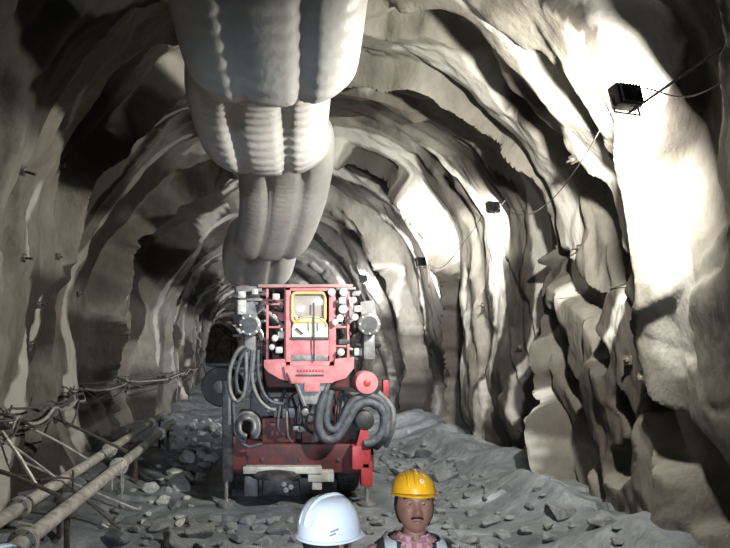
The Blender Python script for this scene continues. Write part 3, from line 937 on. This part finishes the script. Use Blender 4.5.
    # hoses
    def hose(pts, r, m='hose', d=7.5):
        b = MB(); b.tube(bez([at(*p) if len(p) == 3 else at(p[0], p[1], d) for p in pts], 8), r, 10)
        part(b, 'hose', M[m])
    hose([(326, 392), (320, 410), (319, 428), (326, 439), (337, 437), (347, 422), (356, 407), (368, 402), (378, 406)], .062)
    hose([(331, 390), (327, 410), (327, 424), (333, 430), (340, 424), (350, 404), (360, 397), (372, 396), (384, 404), (388, 420), (385, 436), (376, 447, 7.7)], .05)
    hose([(378, 404), (384, 416), (382, 432), (372, 442), (364, 444)], .06)
    hose([(378, 392), (392, 408), (392, 428), (386, 446, 7.7)], .04, 'machine_grey')
    hose([(244, 346), (237, 352), (230, 370), (230, 390), (236, 401), (243, 396), (246, 380), (246, 352)], .03, 'machine_grey')
    hose([(248, 348), (240, 360), (236, 378), (239, 392), (246, 390), (250, 372), (252, 350)], .026)
    hose([(254, 352), (252, 378), (258, 398), (268, 408), (276, 410)], .03, 'machine_grey')
    hose([(258, 350), (258, 372), (263, 392), (272, 402), (284, 404)], .026)
    for k, r in enumerate((.16, .13, .10)):
        c = at(247, 427, 7.5 - 0.05 * k)
        b = MB(); b.tube([c + Vector((math.cos(a) * r, 0.02 * math.sin(3 * a), math.sin(a) * r * 1.2)) for a in [2 * PI * i / 28 * 0.86 - 0.8 for i in range(29)]], .032, 10)
        part(b, 'coiled_hose', M['machine_grey' if k != 1 else 'hose'])
    hose([(233, 402), (236, 430), (246, 446), (262, 444)], .024, 'hose')
    r2 = random.Random(3)
    for k in range(16):
        x0 = r2.uniform(266, 345); x1 = x0 + r2.uniform(-28, 28); y0 = r2.uniform(386, 398); y1 = r2.uniform(425, 445)
        dd = r2.uniform(7.7, 7.95)
        hose([(x0, y0, dd + .15), ((x0 * .7 + x1 * .3) + r2.uniform(-6, 6), y0 + 14, dd - .08), ((x0 + x1) / 2 + r2.uniform(-8, 8), y1 - 8, dd - .1), (x1, y1, dd + .15)], r2.uniform(.014, .024),
             r2.choice(['black', 'hose', 'hose', 'machine_grey', 'dark_red']))
    for k in range(34):
        side = k % 2
        x, y = (r2.uniform(237, 283), r2.uniform(290, 356)) if side == 0 else (r2.uniform(337, 362), r2.uniform(290, 356))
        d_ = r2.uniform(7.7, 7.95)
        b = MB()
        if k % 3 == 0:
            b.box(at(x, y, d_), (r2.uniform(.06, .16), .14, r2.uniform(.05, .12)), bev=.012); part(b, 'valve_block', M[r2.choice(['machine_grey', 'machine_dark', 'machine_pale', 'red_dusty'])])
        elif k % 3 == 1:
            b.tube([at(x - r2.uniform(4, 12), y, d_), at(x + r2.uniform(4, 10), y + r2.uniform(-8, 8), d_ + .05)], r2.uniform(.015, .03), 8); part(b, 'steel_pipe', M[r2.choice(['machine_grey', 'machine_pale', 'red_dusty'])])
        else:
            b.tube(bez([at(x, y - 8, d_ + .1), at(x + r2.uniform(-6, 6), y, d_ - .05), at(x + r2.uniform(-6, 6), y + 12, d_ + .08)], 6), r2.uniform(.014, .022), 8); part(b, 'hose', M[r2.choice(['hose', 'black', 'machine_grey'])])
    for k in range(9):
        x, y = r2.uniform(262, 345), r2.uniform(398, 440)
        b = MB(); b.box(at(x, y, 7.85), (r2.uniform(.05, .13), .2, r2.uniform(.05, .12)), bev=.01); part(b, 'valve_block', M[r2.choice(['machine_grey', 'machine_dark', 'dark_red', 'machine_pale'])])
build_rig()

# ------------------------------------------------------------------ services along the left wall
def pipe_run(x, h, r, y0, y1, lab, m):
    t = empty('pipeline', (x, y0, h)); tag(t, lab, 'pipe', 'pipes along the left wall')
    y = y0; k = 0
    while y < y1:
        L = 3.0
        p0 = Vector((x + float(bend(y)), y, h)); p1 = Vector((x + float(bend(y + L)), y + L, h))
        o = Vector((x, y0, h))
        MB().tube([p0 - o, p1 - o], r, 14).build('pipe_length', m, t)
        f = MB(); dr = (p1 - p0).normalized()
        f.lathe(p0 - o + dr * 1.2, dr, [(r * 1.0, -0.035), (r * 1.7, -0.03), (r * 1.7, -0.004), (r * 1.55, 0.0), (r * 1.7, 0.004), (r * 1.7, 0.03), (r, 0.035)], 16)
        fl = f.build('flange', m, t)
        for i in range(6):
            a = 2 * PI * i / 6
            MB().tube([p0 - o + dr * 1.15 + Vector((math.cos(a) * r * 1.42, 0, math.sin(a) * r * 1.42)), p0 - o + dr * 1.25 + Vector((math.cos(a) * r * 1.42, 0, math.sin(a) * r * 1.42))], 0.009, 6).build('flange_bolt', M['rust'], fl)
        # stand
        q = p0 + dr * 2.2
        zf = fz(q.x, q.y)
        MB().box((q.x - o.x, q.y - o.y, (zf - 0.03 + h - r) / 2 - o.z), (0.05, 0.05, max(0.03, h - r - zf + 0.03)), bev=.005).box((q.x - o.x, q.y - o.y, h - r - 0.015 - o.z), (r * 3, 0.06, 0.03), bev=.005).build('pipe_stand', M['rust'], t)
        y += L; k += 1
    return t
pipe_run(-2.28, 0.66, 0.062, -5.1, 12, 'pale upper pipe on low stands beside the left wall', M['pipe'])
pipe_run(-2.02, 0.52, 0.072, -5.6, 12, 'pale lower pipe on low stands in front of the left wall', M['pipe'])

def left_pt(h, d, off=0.06):
    p = wall_pt(h + 0.4, d)
    return Vector((p.x + off, d, h))

# sagging cables hung on the wall
ck = random.Random(12)
labs = ['thick black cable hung in sags along the left wall', 'upper thin dark cable strung along the left wall above the pipes',
        'pale grey hose draped along the left wall cable line', 'grey cable drooping lowest from the left wall hooks']
for i, (h0, r, m, sag) in enumerate(((1.36, .030, 'cable', .08), (1.44, .014, 'cable', .05), (1.34, .022, 'cable_grey', .12), (1.33, .014, 'cable', .22))):
    pts = []
    hooks = [4.2, 5.2, 6.3, 7.3, 8.5, 9.7, 11, 12.4, 14, 16, 18.5, 22, 26]
    hx = [max(left_pt(h0, y + e, 0).x for e in (-.4, -.2, 0, .2, .4)) for y in hooks]
    for n_, (a, b) in enumerate(zip(hooks[:-1], hooks[1:])):
        sg = sag * (1 + ck.uniform(-.5, .6))
        for f in (0, .25, .5, .75):
            y = a + (b - a) * f
            lx_ = hx[n_] * (1 - f) + hx[n_ + 1] * f
            lx_ = max(lx_, max(left_pt(h0 - sg, y + e, 0).x for e in (-.15, 0, .15)))
            pts.append(Vector((lx_ + .10 + .045 * i, y, h0 - sg * 4 * f * (1 - f))))
    cable('service_cable', pts, r, M[m], labs[i], 'cable', 'cables on the left wall', n=5, seg=8)
for i, y in enumerate([4.2, 5.2, 6.3, 7.3, 8.5, 9.7, 11, 12.4, 14, 16]):
    p = left_pt(1.5, y, -0.12)
    o = MB().tube([p, p + Vector((0.22, 0, -0.05)), p + Vector((0.32, 0, -0.14)), p + Vector((0.36, 0, -0.02))], 0.012, 6).build('cable_hook', M['rust'], origin=p)
    tag(o, 'rusty steel hook in the left wall carrying the cables', 'hook', 'cable hooks on the left wall')

# rock bolts
def rock_bolt(px, py, ln, lab, group):
    s_, d_ = on_wall(px, py)
    p = wall_pt(s_, d_)
    _, _, nx, nz = nominal(np.array([s_]))
    inw = Vector((-float(nx[0]), -0.25, -float(nz[0]))).normalized()
    t = empty('rock_bolt', p); tag(t, lab, 'rock bolt', group)
    MB().tube([inw * -0.2, inw * ln], 0.013, 6).build('bar', M['rust'], t)
    q = inw.to_track_quat('Z', 'Y').to_matrix()
    MB().box(inw * 0.04, (0.10, 0.10, 0.012), rot=q, bev=.004).build('plate', M['rust'], t)
    MB().lathe(inw * 0.045, inw, [(0.024, 0), (0.024, 0.03)], 6).build('nut', M['steel'], t)
for (x, y) in ((8, 165), (5, 217), (70, 306), (103, 186), (118, 244), (85, 262), (60, 345), (130, 300), (108, 232), (40, 260)):
    rock_bolt(x, y, rnd.uniform(.10, .2), 'short rusty rock bolt sticking out of the left wall', 'rock bolts in the left wall')
for (x, y) in ((490, 347), (457, 308), (545, 255), (563, 165), (640, 300), (610, 360), (520, 420)):
    rock_bolt(x, y, rnd.uniform(.08, .16), 'short rusty rock bolt in the right wall', 'rock bolts in the right wall')

# loose rods and wire frame by the pipes
def rod(a, b, r, lab, m='rust', bendy=0.02):
    a, b = Vector(a), Vector(b)
    mid = (a + b) / 2 + Vector((0, 0, bendy))
    P = bez([a, mid, b], 6)
    tag(MB().tube(P, r, 6).build('steel_rod', M[m], origin=a), lab, 'rod', 'steel rods by the pipes')
rod(at(17, 475, 5.6), at(42, 482, 5.75), .011, 'dark thin rod lying across the wall side of the pipes, left of pair')
rod(at(40, 480, 5.72), at(75, 479, 6.1), .011, 'dark thin rod reaching right above the pipes')
rod(at(18, 523, 5.1), at(47, 532, 5.2), .013, 'pale rod leaning across the lower pipe', 'pipe')
rod(at(73, 470, 6.3), at(73, 490, 6.3), .013, 'short upright rod beside the upper pipe')
lean = ['leaning beside the cable line', 'propped from the wall onto the upper pipe', 'lying over both pipes', 'jutting out of the wall foot', 'standing tilted between wall and pipes', 'resting low against the wall', 'crossing the nearest pipe joint']
rr3 = random.Random(5)
for k, txt in enumerate(lean):
    y_ = 5.1 + k * 0.42
    w0 = left_pt(0.55 + rr3.uniform(0.1, 0.8), y_, 0.07)
    e_ = Vector((-2.28 + rr3.uniform(-.02, .42), y_ + rr3.uniform(-.25, .25), 0.735 + (0.02 if k % 2 else 0)))
    if k in (3, 5): e_ = Vector((-1.75, y_ + .2, fz(-1.75, y_ + .2) + .02))
    rod(w0, e_, rr3.uniform(.012, .022), 'pale steel rod ' + txt, 'pipe' if k % 3 else 'rust', rr3.uniform(-.03, .05))
fr = empty('wire_frame', at(170, 490, 7.6)); tag(fr, 'small pale wire rectangle standing among rubble by left wall', 'wire frame')
o_ = fr.location
cs = [at(112, 478, 7.0), at(123, 476, 7.0), at(123, 490, 7.0), at(112, 491, 7.0)]
MB().tube([Vector(c) - o_ for c in cs], 0.011, 6, closed=True).build('wire_loop', M['cable_grey'], fr)
MB().tube([at(121, 470, 7.0) - o_, at(122, 498, 7.0) - o_], 0.011, 6).build('stake', M['cable_grey'], fr)

# ------------------------------------------------------------------ loose stones
def stone_mesh(seed, flat):
    r = random.Random(seed)
    bm = bmesh.new()
    for _ in range(13):
        v = Vector((r.gauss(0, 1), r.gauss(0, 1), r.gauss(0, 1))).normalized()
        bm.verts.new((v.x * r.uniform(.8, 1.1), v.y * r.uniform(.7, 1.0), v.z * flat * r.uniform(.8, 1.1)))
    bmesh.ops.convex_hull(bm, input=bm.verts)
    loose = [v for v in bm.verts if not v.link_faces]
    bmesh.ops.delete(bm, geom=loose, context='VERTS')
    bmesh.ops.bevel(bm, geom=list(bm.edges), offset=0.05, segments=1, affect='EDGES')
    me = bpy.data.meshes.new('stone'); bm.to_mesh(me); bm.free()
    return me
stones_l = []
for i in range(9):
    me = stone_mesh(100 + i, 0.62); me.materials.append(M['stone'] if i % 3 else M['stone_dark']); stones_l.append(me)
stones_d = []
for i in range(6):
    me = stone_mesh(200 + i, 0.5); me.materials.append(M['stone_dark']); stones_d.append(me)
placed = []
def scatter(n, xr, yr, size, meshes, label, group, pw=2.0, avoid=None):
    r = random.Random(hash((n, xr[0] * 10, yr[0])) & 0xffff)
    made = 0; tries = 0
    while made < n and tries < n * 30:
        tries += 1
        y = yr[0] + (yr[1] - yr[0]) * r.random() ** 1.2
        x = r.uniform(*xr) + float(bend(y))
        s = size[0] + (size[1] - size[0]) * r.random() ** pw
        if avoid and avoid(x, y, s): continue
        if any((x - a) ** 2 + (y - b) ** 2 < ((s + c) * 0.92) ** 2 for a, b, c in placed): continue
        placed.append((x, y, s))
        o = bpy.data.objects.new('stone', r.choice(meshes))
        COL.objects.link(o)
        o.location = (x, y, fz(x, y) + s * 0.22)
        o.scale = (s, s, s)
        o.rotation_euler = (r.uniform(-.25, .25), r.uniform(-.25, .25), r.uniform(0, 6.28))
        tag(o, label, 'stone', group)
        made += 1
def av(x, y, s):
    return (abs(x + 2.02) < 0.06 + s and y < 15 and s > .14) or (abs(x + 2.28) < 0.08 + s and s > 0.14) or (-0.95 - s < x < 1.75 + s and 7.2 < y < 13)
scatter(26, (-1.95, -0.95), (8.2, 15), (.16, .34), stones_l, 'big pale angular stone in the rubble heap left of the drill rig', 'big rubble stones left of the drill rig', 1.2, av)
scatter(70, (-2.0, -0.9), (6.5, 17), (.06, .17), stones_l, 'small pale stone in the rubble left of the drill rig', 'small rubble stones left of the drill rig', 1.6, av)
scatter(30, (-1.9, 0.4), (5.8, 7.1), (.08, .26), stones_d, 'dark blue grey angular slab on the floor in front of the drill rig', 'slabs in front of the drill rig', 1.3, av)
scatter(105, (1.9, 3.35), (5.0, 12), (.06, .27), stones_d, 'grey stone at the foot of the right wall', 'stones at the foot of the right wall', 1.8, av)
scatter(24, (-1.8, -1.2), (6.3, 8.6), (.14, .30), stones_l, 'angular block beside the pipes on the left', 'blocks beside the pipes', 1.0, av)
scatter(28, (-1.7, 2.6), (2.8, 5.8), (.04, .13), stones_d, 'small dark stone on the floor near the workers', 'small stones near the workers', 1.5, lambda x, y, q: y < 3)
scatter(28, (1.0, 2.4), (5.9, 7.2), (.05, .14), stones_d, 'small dark stone on the muddy floor right of the drill rig', 'small stones right of the drill rig', 1.5, av)

# ------------------------------------------------------------------ people
TOR = np.array([(.84, .150, .110, 0), (.93, .158, .112, 0), (1.05, .152, .108, 0), (1.18, .172, .118, 0), (1.28, .190, .120, 0), (1.35, .195, .108, .005), (1.395, .172, .093, .01),
                (1.43, .128, .080, .012), (1.455, .086, .070, .012), (1.478, .064, .062, .008)])
def tor(z, ph, off=0.0):
    rx = np.interp(z, TOR[:, 0], TOR[:, 1]) + off; ry = np.interp(z, TOR[:, 0], TOR[:, 2]) + off; yo = np.interp(z, TOR[:, 0], TOR[:, 3])
    c, s = math.cos(ph), math.sin(ph)
    return Vector((rx * math.copysign(abs(c) ** .85, c), yo + ry * math.copysign(abs(s) ** .85, s), z + off * 0.6))

def loft(off, z0, z1, nz=26, n=40, keep=None):
    b = MB()
    zs = np.linspace(z0, z1, nz)
    rows = [[tor(z, 2 * PI * j / n, off) for j in range(n)] for z in zs]
    b.add([p for r in rows for p in r], [])
    for i in range(nz - 1):
        for j in range(n):
            j2 = (j + 1) % n
            c = (rows[i][j] + rows[i + 1][j2]) / 2
            if keep is None or keep(c):
                b.f.append((i * n + j, i * n + j2, (i + 1) * n + j2, (i + 1) * n + j))
    if keep is None:
        b.f.append(tuple(range(n - 1, -1, -1))); b.f.append(tuple((nz - 1) * n + j for j in range(n)))
    return b

def skin_mesh(verts, edges, sub=1):
    me = bpy.data.meshes.new('skel')
    bm = bmesh.new()
    lay = bm.verts.layers.skin.verify()
    vs = []
    for i, (p, r) in enumerate(verts):
        v = bm.verts.new(p); v[lay].radius = r if isinstance(r, tuple) else (r, r); v[lay].use_root = (i == 0)
        vs.append(v)
    for a, c in edges: bm.edges.new((vs[a], vs[c]))
    bm.to_mesh(me); bm.free()
    o = bpy.data.objects.new('skel', me); COL.objects.link(o)
    o.modifiers.new('skin', 'SKIN').use_smooth_shade = True
    s = o.modifiers.new('sub', 'SUBSURF'); s.levels = sub; s.render_levels = sub
    dg = bpy.context.evaluated_depsgraph_get(); dg.update()
    ev = o.evaluated_get(dg)
    m2 = ev.to_mesh()
    b = MB(); b.add([v.co.copy() for v in m2.vertices], [list(p.vertices) for p in m2.polygons])
    ev.to_mesh_clear()
    bpy.data.objects.remove(o); bpy.data.meshes.remove(me)
    return b

def remesh(b, vox, m, smooth=4):
    me = bpy.data.meshes.new('tmp'); me.from_pydata(b.v, [], b.f)
    bm = bmesh.new(); bm.from_mesh(me); bmesh.ops.recalc_face_normals(bm, faces=bm.faces); bm.to_mesh(me); bm.free()
    o = bpy.data.objects.new('tmp', me); COL.objects.link(o)
    r = o.modifiers.new('r', 'REMESH'); r.mode = 'VOXEL'; r.voxel_size = vox
    sm = o.modifiers.new('s', 'SMOOTH'); sm.factor = .5; sm.iterations = smooth
    dg = bpy.context.evaluated_depsgraph_get(); dg.update()
    ev = o.evaluated_get(dg); m2 = ev.to_mesh()
    out = MB(); out.add([v.co.copy() for v in m2.vertices], [list(p.vertices) for p in m2.polygons])
    ev.to_mesh_clear(); bpy.data.objects.remove(o); bpy.data.meshes.remove(me)
    return out

HC = Vector((0, -.018, 1.612))
TILT = Matrix.Translation((0, 0, 1.50)) @ Matrix.Rotation(math.radians(-11), 4, 'X') @ Matrix.Translation((0, 0, -1.50))
def head_mb():
    b = MB()
    nt_, nph = 72, 88
    rows = []
    g = lambda x, s: math.exp(-(x / s) ** 2)
    for i in range(nt_ + 1):
        th = PI * i / nt_
        row = []
        for j in range(nph):
            ph = 2 * PI * j / nph
            dx, dy, dz = math.sin(th) * math.sin(ph), -math.sin(th) * math.cos(ph), math.cos(th)
            x, y, z = dx * .083, dy * .100, dz * .120
            if z < 0:
                k = (-z / .120)
                x *= 1 - .20 * k * k; y = y * (1 - .16 * k * k) - .010 * k
                if dy < 0: y -= .010 * k
            front = max(0.0, -dy)
            f = front ** 1.5
            if dy < 0:
                # flatten the face a little, then features
                y += .010 * f * (1 - g(z - .05, .06))
                nose = g(x, .0125) * (g(z + .028, .017) * .026 + g(z + .005, .022) * .013)
                nose += (g(x - .014, .008) + g(x + .014, .008)) * g(z + .034, .010) * .011
                brow = g(z - .032, .011) * g(abs(x) - .03, .03) * .007
                eye = -g(z - .014, .013) * g(abs(x) - .031, .016) * .010
                cheek = g(z + .022, .024) * g(abs(x) - .045, .020) * .006
                lip = g(x, .024) * (g(z + .058, .0065) * .0075 + g(z + .071, .007) * .0075 - g(z + .0645, .003) * .004)
                chin = g(x, .026) * g(z + .102, .018) * .010
                y -= (nose + brow + eye + cheek + lip + chin) * min(1, f * 1.4)
            row.append(HC + Vector((x, y, z)))
        rows.append(row)
    b.grid(rows, close=True)
    for sx in (-1, 1):   # ears
        er = []
        for i in range(9):
            th = PI * i / 8
            er.append([HC + Vector((sx * (.078 + .010 * math.sin(th) * math.sin(2 * PI * j / 12)), .012 + .017 * math.sin(th) * math.cos(2 * PI * j / 12), -.005 + .031 * math.cos(th))) for j in range(12)])
        b.grid(er, close=True)
    return b

def build_body_mesh():
    V, E = [], []
    def add(p, r, par=None):
        V.append((p, r)); i = len(V) - 1
        if par is not None: E.append((par, i))
        return i
    pel = add((0, 0, .92), (.125, .10))
    wa = add((0, 0, 1.08), (.12, .09), pel); chn = add((0, 0, 1.27), (.135, .10), wa); nb = add((0, .012, 1.41), (.07, .065), chn); nk = add((0, .0, 1.50), (.055, .058), nb); add((0, -.008, 1.56), (.05, .055), nk)
    for s in (-1, 1):
        sh = add((s * .165, .005, 1.365), (.055, .055), chn); el = add((s * .225, .025, 1.10), (.042, .042), sh); wr = add((s * .24, -.035, .86), (.027, .024), el)
        pm = add((s * .242, -.05, .80), (.022, .038), wr)
        for k, (dy, ln) in enumerate(((-.032, .070), (-.011, .080), (.010, .074), (.030, .058))):
            a = add((s * .240, -.052 + dy, .765), .0095, pm); c = add((s * .234, -.056 + dy, .765 - ln * .5), .009, a); add((s * .222, -.056 + dy, .765 - ln), .0075, c)
        a = add((s * .232, -.088, .815), .011, pm); c = add((s * .222, -.105, .785), .010, a); add((s * .214, -.108, .758), .008, c)
        hp = add((s * .09, 0, .86), (.085, .085), pel); kn = add((s * .10, -.012, .48), (.058, .058), hp); an = add((s * .105, .015, .10), (.040, .042), kn); add((s * .112, -.13, .045), (.040, .032), an)
    bb = remesh(skin_mesh(V, E, 2), .0065, None, 2)
    h = head_mb()
    bb.add([TILT @ Vector(p) for p in h.v], h.f)
    return bb

def sleeve(b, s, r):
    b.tube(bez([(s * .12, .008, 1.365), (s * .175, .008, 1.352), (s * .212, .02, 1.22), (s * .228, .025, 1.10), (s * .236, -.005, .97), (s * .24, -.03, .875)], 5), [r * k for k in np.interp(np.linspace(0, 1, 26), [0, .2, .6, 1], [1.05, 1.12, .92, .68])], 16)

_body = build_body_mesh()
_shirt = MB(); _l = loft(.012, .78, 1.468); _shirt.add(_l.v, _l.f)
for s_ in (-1, 1): sleeve(_shirt, s_, .062)
_shirt = remesh(_shirt, .010, None, 3)
_tr = MB()
for s_ in (-1, 1):
    _tr.tube(bez([(s_ * .075, 0, .93), (s_ * .09, 0, .80), (s_ * .10, -.008, .50), (s_ * .104, .012, .12)], 6), [float(np.interp(k / 18, [0, .3, .6, 1], [.078, .092, .076, .066])) for k in range(19)], 16)
_l = loft(-.006, .80, .93, 8); _tr.add(_l.v, _l.f)
_tr = remesh(_tr, .012, None, 3)
MESHC = {}
def shared(key, b, m, name, parent):
    if key not in MESHC:
        o = b.build(name, m, parent, ang=80); MESHC[key] = o.data
        return o
    o = bpy.data.objects.new(name, MESHC[key].copy()); COL.objects.link(o); o.parent = parent
    o.data.materials.clear(); o.data.materials.append(m)
    return o

def helmet(parent, m, marks):
    hm = MB()
    hc = HC + Vector((0, .004, .058 if marks == 'disc' else .030))
    RX, RY, H = (.0945, .118, .094) if marks == 'disc' else (.104, .124, .128)
    ex = .80 if marks == 'disc' else .66
    n = 48
    rows = []
    for i in range(15):
        t = i / 14
        a = t * PI / 2
        row = []
        for j in range(n):
            ph = 2 * PI * j / n
            r = math.cos(a) ** ex if t < 1 else 0.002
            x, y = RX * r * math.cos(ph), RY * r * math.sin(ph)
            z = H * math.sin(a) ** .95
            row.append(hc + Vector((x, y, z)))
        rows.append(row)
    low = [hc + Vector((RX * 1.02 * math.cos(2 * PI * j / n), RY * 1.02 * math.sin(2 * PI * j / n), -.012)) for j in range(n)]
    hm.grid([low] + rows, close=True)
    sh = hm.build('helmet', m, parent, ang=60, solid=.004)
    # brim: narrow lip all round, longer peak in front (-y)
    bm_ = MB(); r0, r1 = [], []
    for j in range(n):
        ph = 2 * PI * j / n
        fr = max(0, -math.sin(ph)) ** 2
        k = 1.06 + .02
        r0.append(hc + Vector((RX * 1.0 * math.cos(ph), RY * 1.0 * math.sin(ph), -.006)))
        r1.append(hc + Vector((RX * (k + .02 * fr) * math.cos(ph), (RY * k + (.028 if marks == 'disc' else .035) * fr) * math.sin(ph), -.014 - (.004 if marks == 'disc' else .014) * fr)))
    bm_.grid([r0, r1], close=True)
    bm_.build('brim', m, sh, ang=60, solid=.005)
    # ridges over the crown
    for xo in (-.034, 0, .034):
        P = []
        for k in range(19):
            a = PI * (k + 1.5) / 21
            sxx = math.sqrt(max(0, 1 - (xo / RX) ** 2))
            cy = math.cos(a); P.append(hc + Vector((xo, -RY * sxx * math.copysign(abs(cy) ** .86, cy) * 1.0, H * (math.sin(a) ** .95) * (sxx ** 1.2) + .001)))
        MB().tube(P, [.001] + [.008 if xo else .011] * 17 + [.001], 8).build('ridge', m, sh)
    def spot(x, z):
        # point on the shell for a photo-side position given as angle and height
        a = math.asin(min(.98, (z / H) ** (1 / .95)))
        r = math.cos(a) ** ex
        return hc + Vector((RX * r * math.cos(x), RY * r * math.sin(x), z)), Vector((math.cos(x) / RX * r, math.sin(x) / RY * r, math.sin(a) / H)).normalized()
    if marks == 'disc':
        p, nn = spot(-PI / 2 + .28, .050)
        MB().lathe(p, nn, [(.010, -.004), (.010, .0035), (.007, .004)], 16).build('emblem', M['print_white'], sh)
        p2 = p + nn * .001
        MB().lathe(p2, nn, [(.0045, -.002), (.0045, .0042)], 12).build('emblem_centre', M['yellow'], sh)
    elif marks == 'bars':
        for da, z, ln in ((0, .034, .032), (-.06, .021, .024)):
            p, nn = spot(2.62 + da, z)
            tq = Vector((0, 0, 1)).cross(nn).normalized()
            up = nn.cross(tq)
            q = Matrix((tq, up, nn)).transposed() @ Matrix.Rotation(.30, 3, 'Z')
            MB().box(p + nn * .002, (ln, .006, .005), rot=q, bev=.001).build('printed_mark', M['print_dark'], sh)
    return sh

def person(loc, rz, sc, label, shirt_m, vest, helm_m, marks, key):
    t = empty('person', loc, rz); t.scale = (sc, sc, sc)
    tag(t, label, 'person', None)
    shared('body', _body, M['skin'], 'body', t)
    shared('shirt' + key, _shirt, shirt_m, 'shirt', t)
    shared('trousers', _tr, M['trousers'], 'trousers', t)
    for s in (-1, 1):
        b = MB()
        b.tube(bez([(s * .105, .015, .24), (s * .105, .018, .12), (s * .107, .012, .06)], 4), [.064] * 4 + [.062] * 5, 14)
        rows = []
        for k in range(10):
            y = .06 - .235 * k / 9
            w = float(np.interp(k, [0, 2, 6, 8, 9], [.030, .045, .052, .042, .02])); hgt = float(np.interp(k, [0, 3, 6, 9], [.075, .085, .06, .035]))
            rows.append([Vector((s * .109 + w * math.cos(2 * PI * j / 14), y, .003 + hgt * (0.5 + 0.5 * math.sin(2 * PI * j / 14)))) for j in range(14)])
        b.grid(rows, close=True)
        b.f.append(tuple(range(len(b.v) - 14, len(b.v))))
        b.build('boot', M['boot'], t)
    # hair
    hr = []
    for i in range(19):
        th = PI * .74 * i / 18
        row = []
        for j in range(40):
            ph = 2 * PI * j / 40
            dy = -math.cos(ph)
            lim = PI * (.33 if dy < -.55 else (.33 + .41 * min(1, (dy + .55) / .55)))
            a = min(th, lim)
            row.append(HC + Vector((math.sin(a) * math.sin(ph) * .0865, -math.sin(a) * math.cos(ph) * .104, math.cos(a) * .123)))
        hr.append(row)
    MB().grid(hr, close=True).build('hair', M['hair'], t)
    for s in (-1, 1):
        e = HC + Vector((s * .031, -.0755, .013))
        o = MB().lathe(e, (0, -1, 0), [(.002, -.012), (.010, -.006), (.012, 0), (.009, .006), (.003, .0085)], 14).build('eye', M['eye'], t)
        MB().lathe(e, (0, -1, 0), [(.0072, .0035), (.0068, .0082), (.001, .0095)], 12).build('iris', M['iris'], o)
        MB().tube(bez([e + Vector((s * .016, -.002, .0)), e + Vector((s * .006, -.009, .0055)), e + Vector((-s * .006, -.010, .005)), e + Vector((-s * .014, -.008, .0))], 4), .0045, 6).build('eyelid', M['skin'], t)
        MB().tube(bez([e + Vector((s * .024, .004, .016)), e + Vector((s * .010, -.010, .024)), e + Vector((-s * .006, -.015, .022)), e + Vector((-s * .016, -.015, .017))], 4), [.002] + [.005] * 10 + [.004, .003], 6).build('eyebrow', M['hair'], t)
    if vest:
        MB().tube(bez([HC + Vector((-.026, -.083, -.054)), HC + Vector((-.013, -.096, -.047)), HC + Vector((0, -.100, -.046)), HC + Vector((.013, -.096, -.047)), HC + Vector((.026, -.083, -.054))], 4), [.002] + [.0055] * 15 + [.002], 8).build('moustache', M['hair'], t)
        MB().tube(bez([HC + Vector((-.020, -.088, -.066)), HC + Vector((0, -.099, -.065)), HC + Vector((.020, -.088, -.066))], 5), .0022, 6).build('mouth', M['lip'], t)
        def keep(c):
            if c.z > 1.372: return .07 < abs(c.x) < .165
            if c.y < 0 and abs(c.x) < .028 + max(0, (c.z - 1.05)) * .17: return False
            if c.z > 1.17 and abs(c.x) > .152 - max(0, c.z - 1.3) * .25 and abs(c.y) < .06: return False
            return True
        v = loft(.022, .84, 1.452, 60, 120, keep).build('vest', M['vest'], t, ang=70, solid=.006)
        def keep2(c): return .086 < abs(c.x) < .134
        loft(.028, .84, 1.454, 160, 400, keep2).build('reflective_strip', M['reflective'], v, ang=70, solid=.003)
        loft(.027, 1.00, 1.05, 4, 120, lambda c: not (c.y < 0 and abs(c.x) < .028)).build('reflective_band', M['reflective'], v, ang=70, solid=.003)
    for o in [c for c in t.children if c.name.split('.')[0] in ('hair', 'eye', 'eyelid', 'eyebrow', 'moustache', 'mouth')]:
        o.data.transform(TILT)
        for g in o.children: g.data.transform(TILT)
    # collar
    for s in (-1, 1):
        b = MB()
        rows = []
        for k in range(9):
            a = -PI / 2 + s * (.18 + 2.75 * k / 8)
            lo = Vector((.084 * math.cos(a), .010 + .078 * math.sin(a), 1.452)); hi = Vector((.066 * math.cos(a), .006 + .068 * math.sin(a), 1.494))
            fo = Vector((.096 * math.cos(a), .010 + .090 * math.sin(a), 1.455 - (.022 if k < 2 else 0)))
            rows.append([lo, hi, fo])
        b.grid(rows).build('collar', shirt_m, t, solid=.004)
    hm = helmet(t, helm_m, marks)
    T2 = TILT if marks == 'disc' else Matrix.Translation((0, .01, -.012))
    hm.data.transform(T2)
    for g in hm.children: g.data.transform(T2)
    return t

py_ = at(414, 500, 2.3)
person((py_.x, 2.3, fz(py_.x, 2.3) + 0.0), -0.10, 1.615 / 1.772, 'person in yellow hard hat, dark reflective vest and pink checked shirt, looking at the camera', M['shirt_check'], True, M['helmet_yellow'], 'disc', 'a')
pw = at(328, 500, 1.9)
person((pw.x, 1.9, fz(pw.x, 1.9)), 2.25, 1.615 / 1.772, 'person in white hard hat turned away to the right, in front of the drill rig', M['shirt_grey'], False, M['helmet_white'], 'bars', 'b')
pc = at(-6, 540, 1.5)
person((pc.x, 1.5, fz(pc.x, 1.5)), 2.6, 1.598 / 1.772, 'person at the bottom left corner, only a white hard hat crown showing', M['shirt_grey'], False, M['helmet_white'], None, 'b')
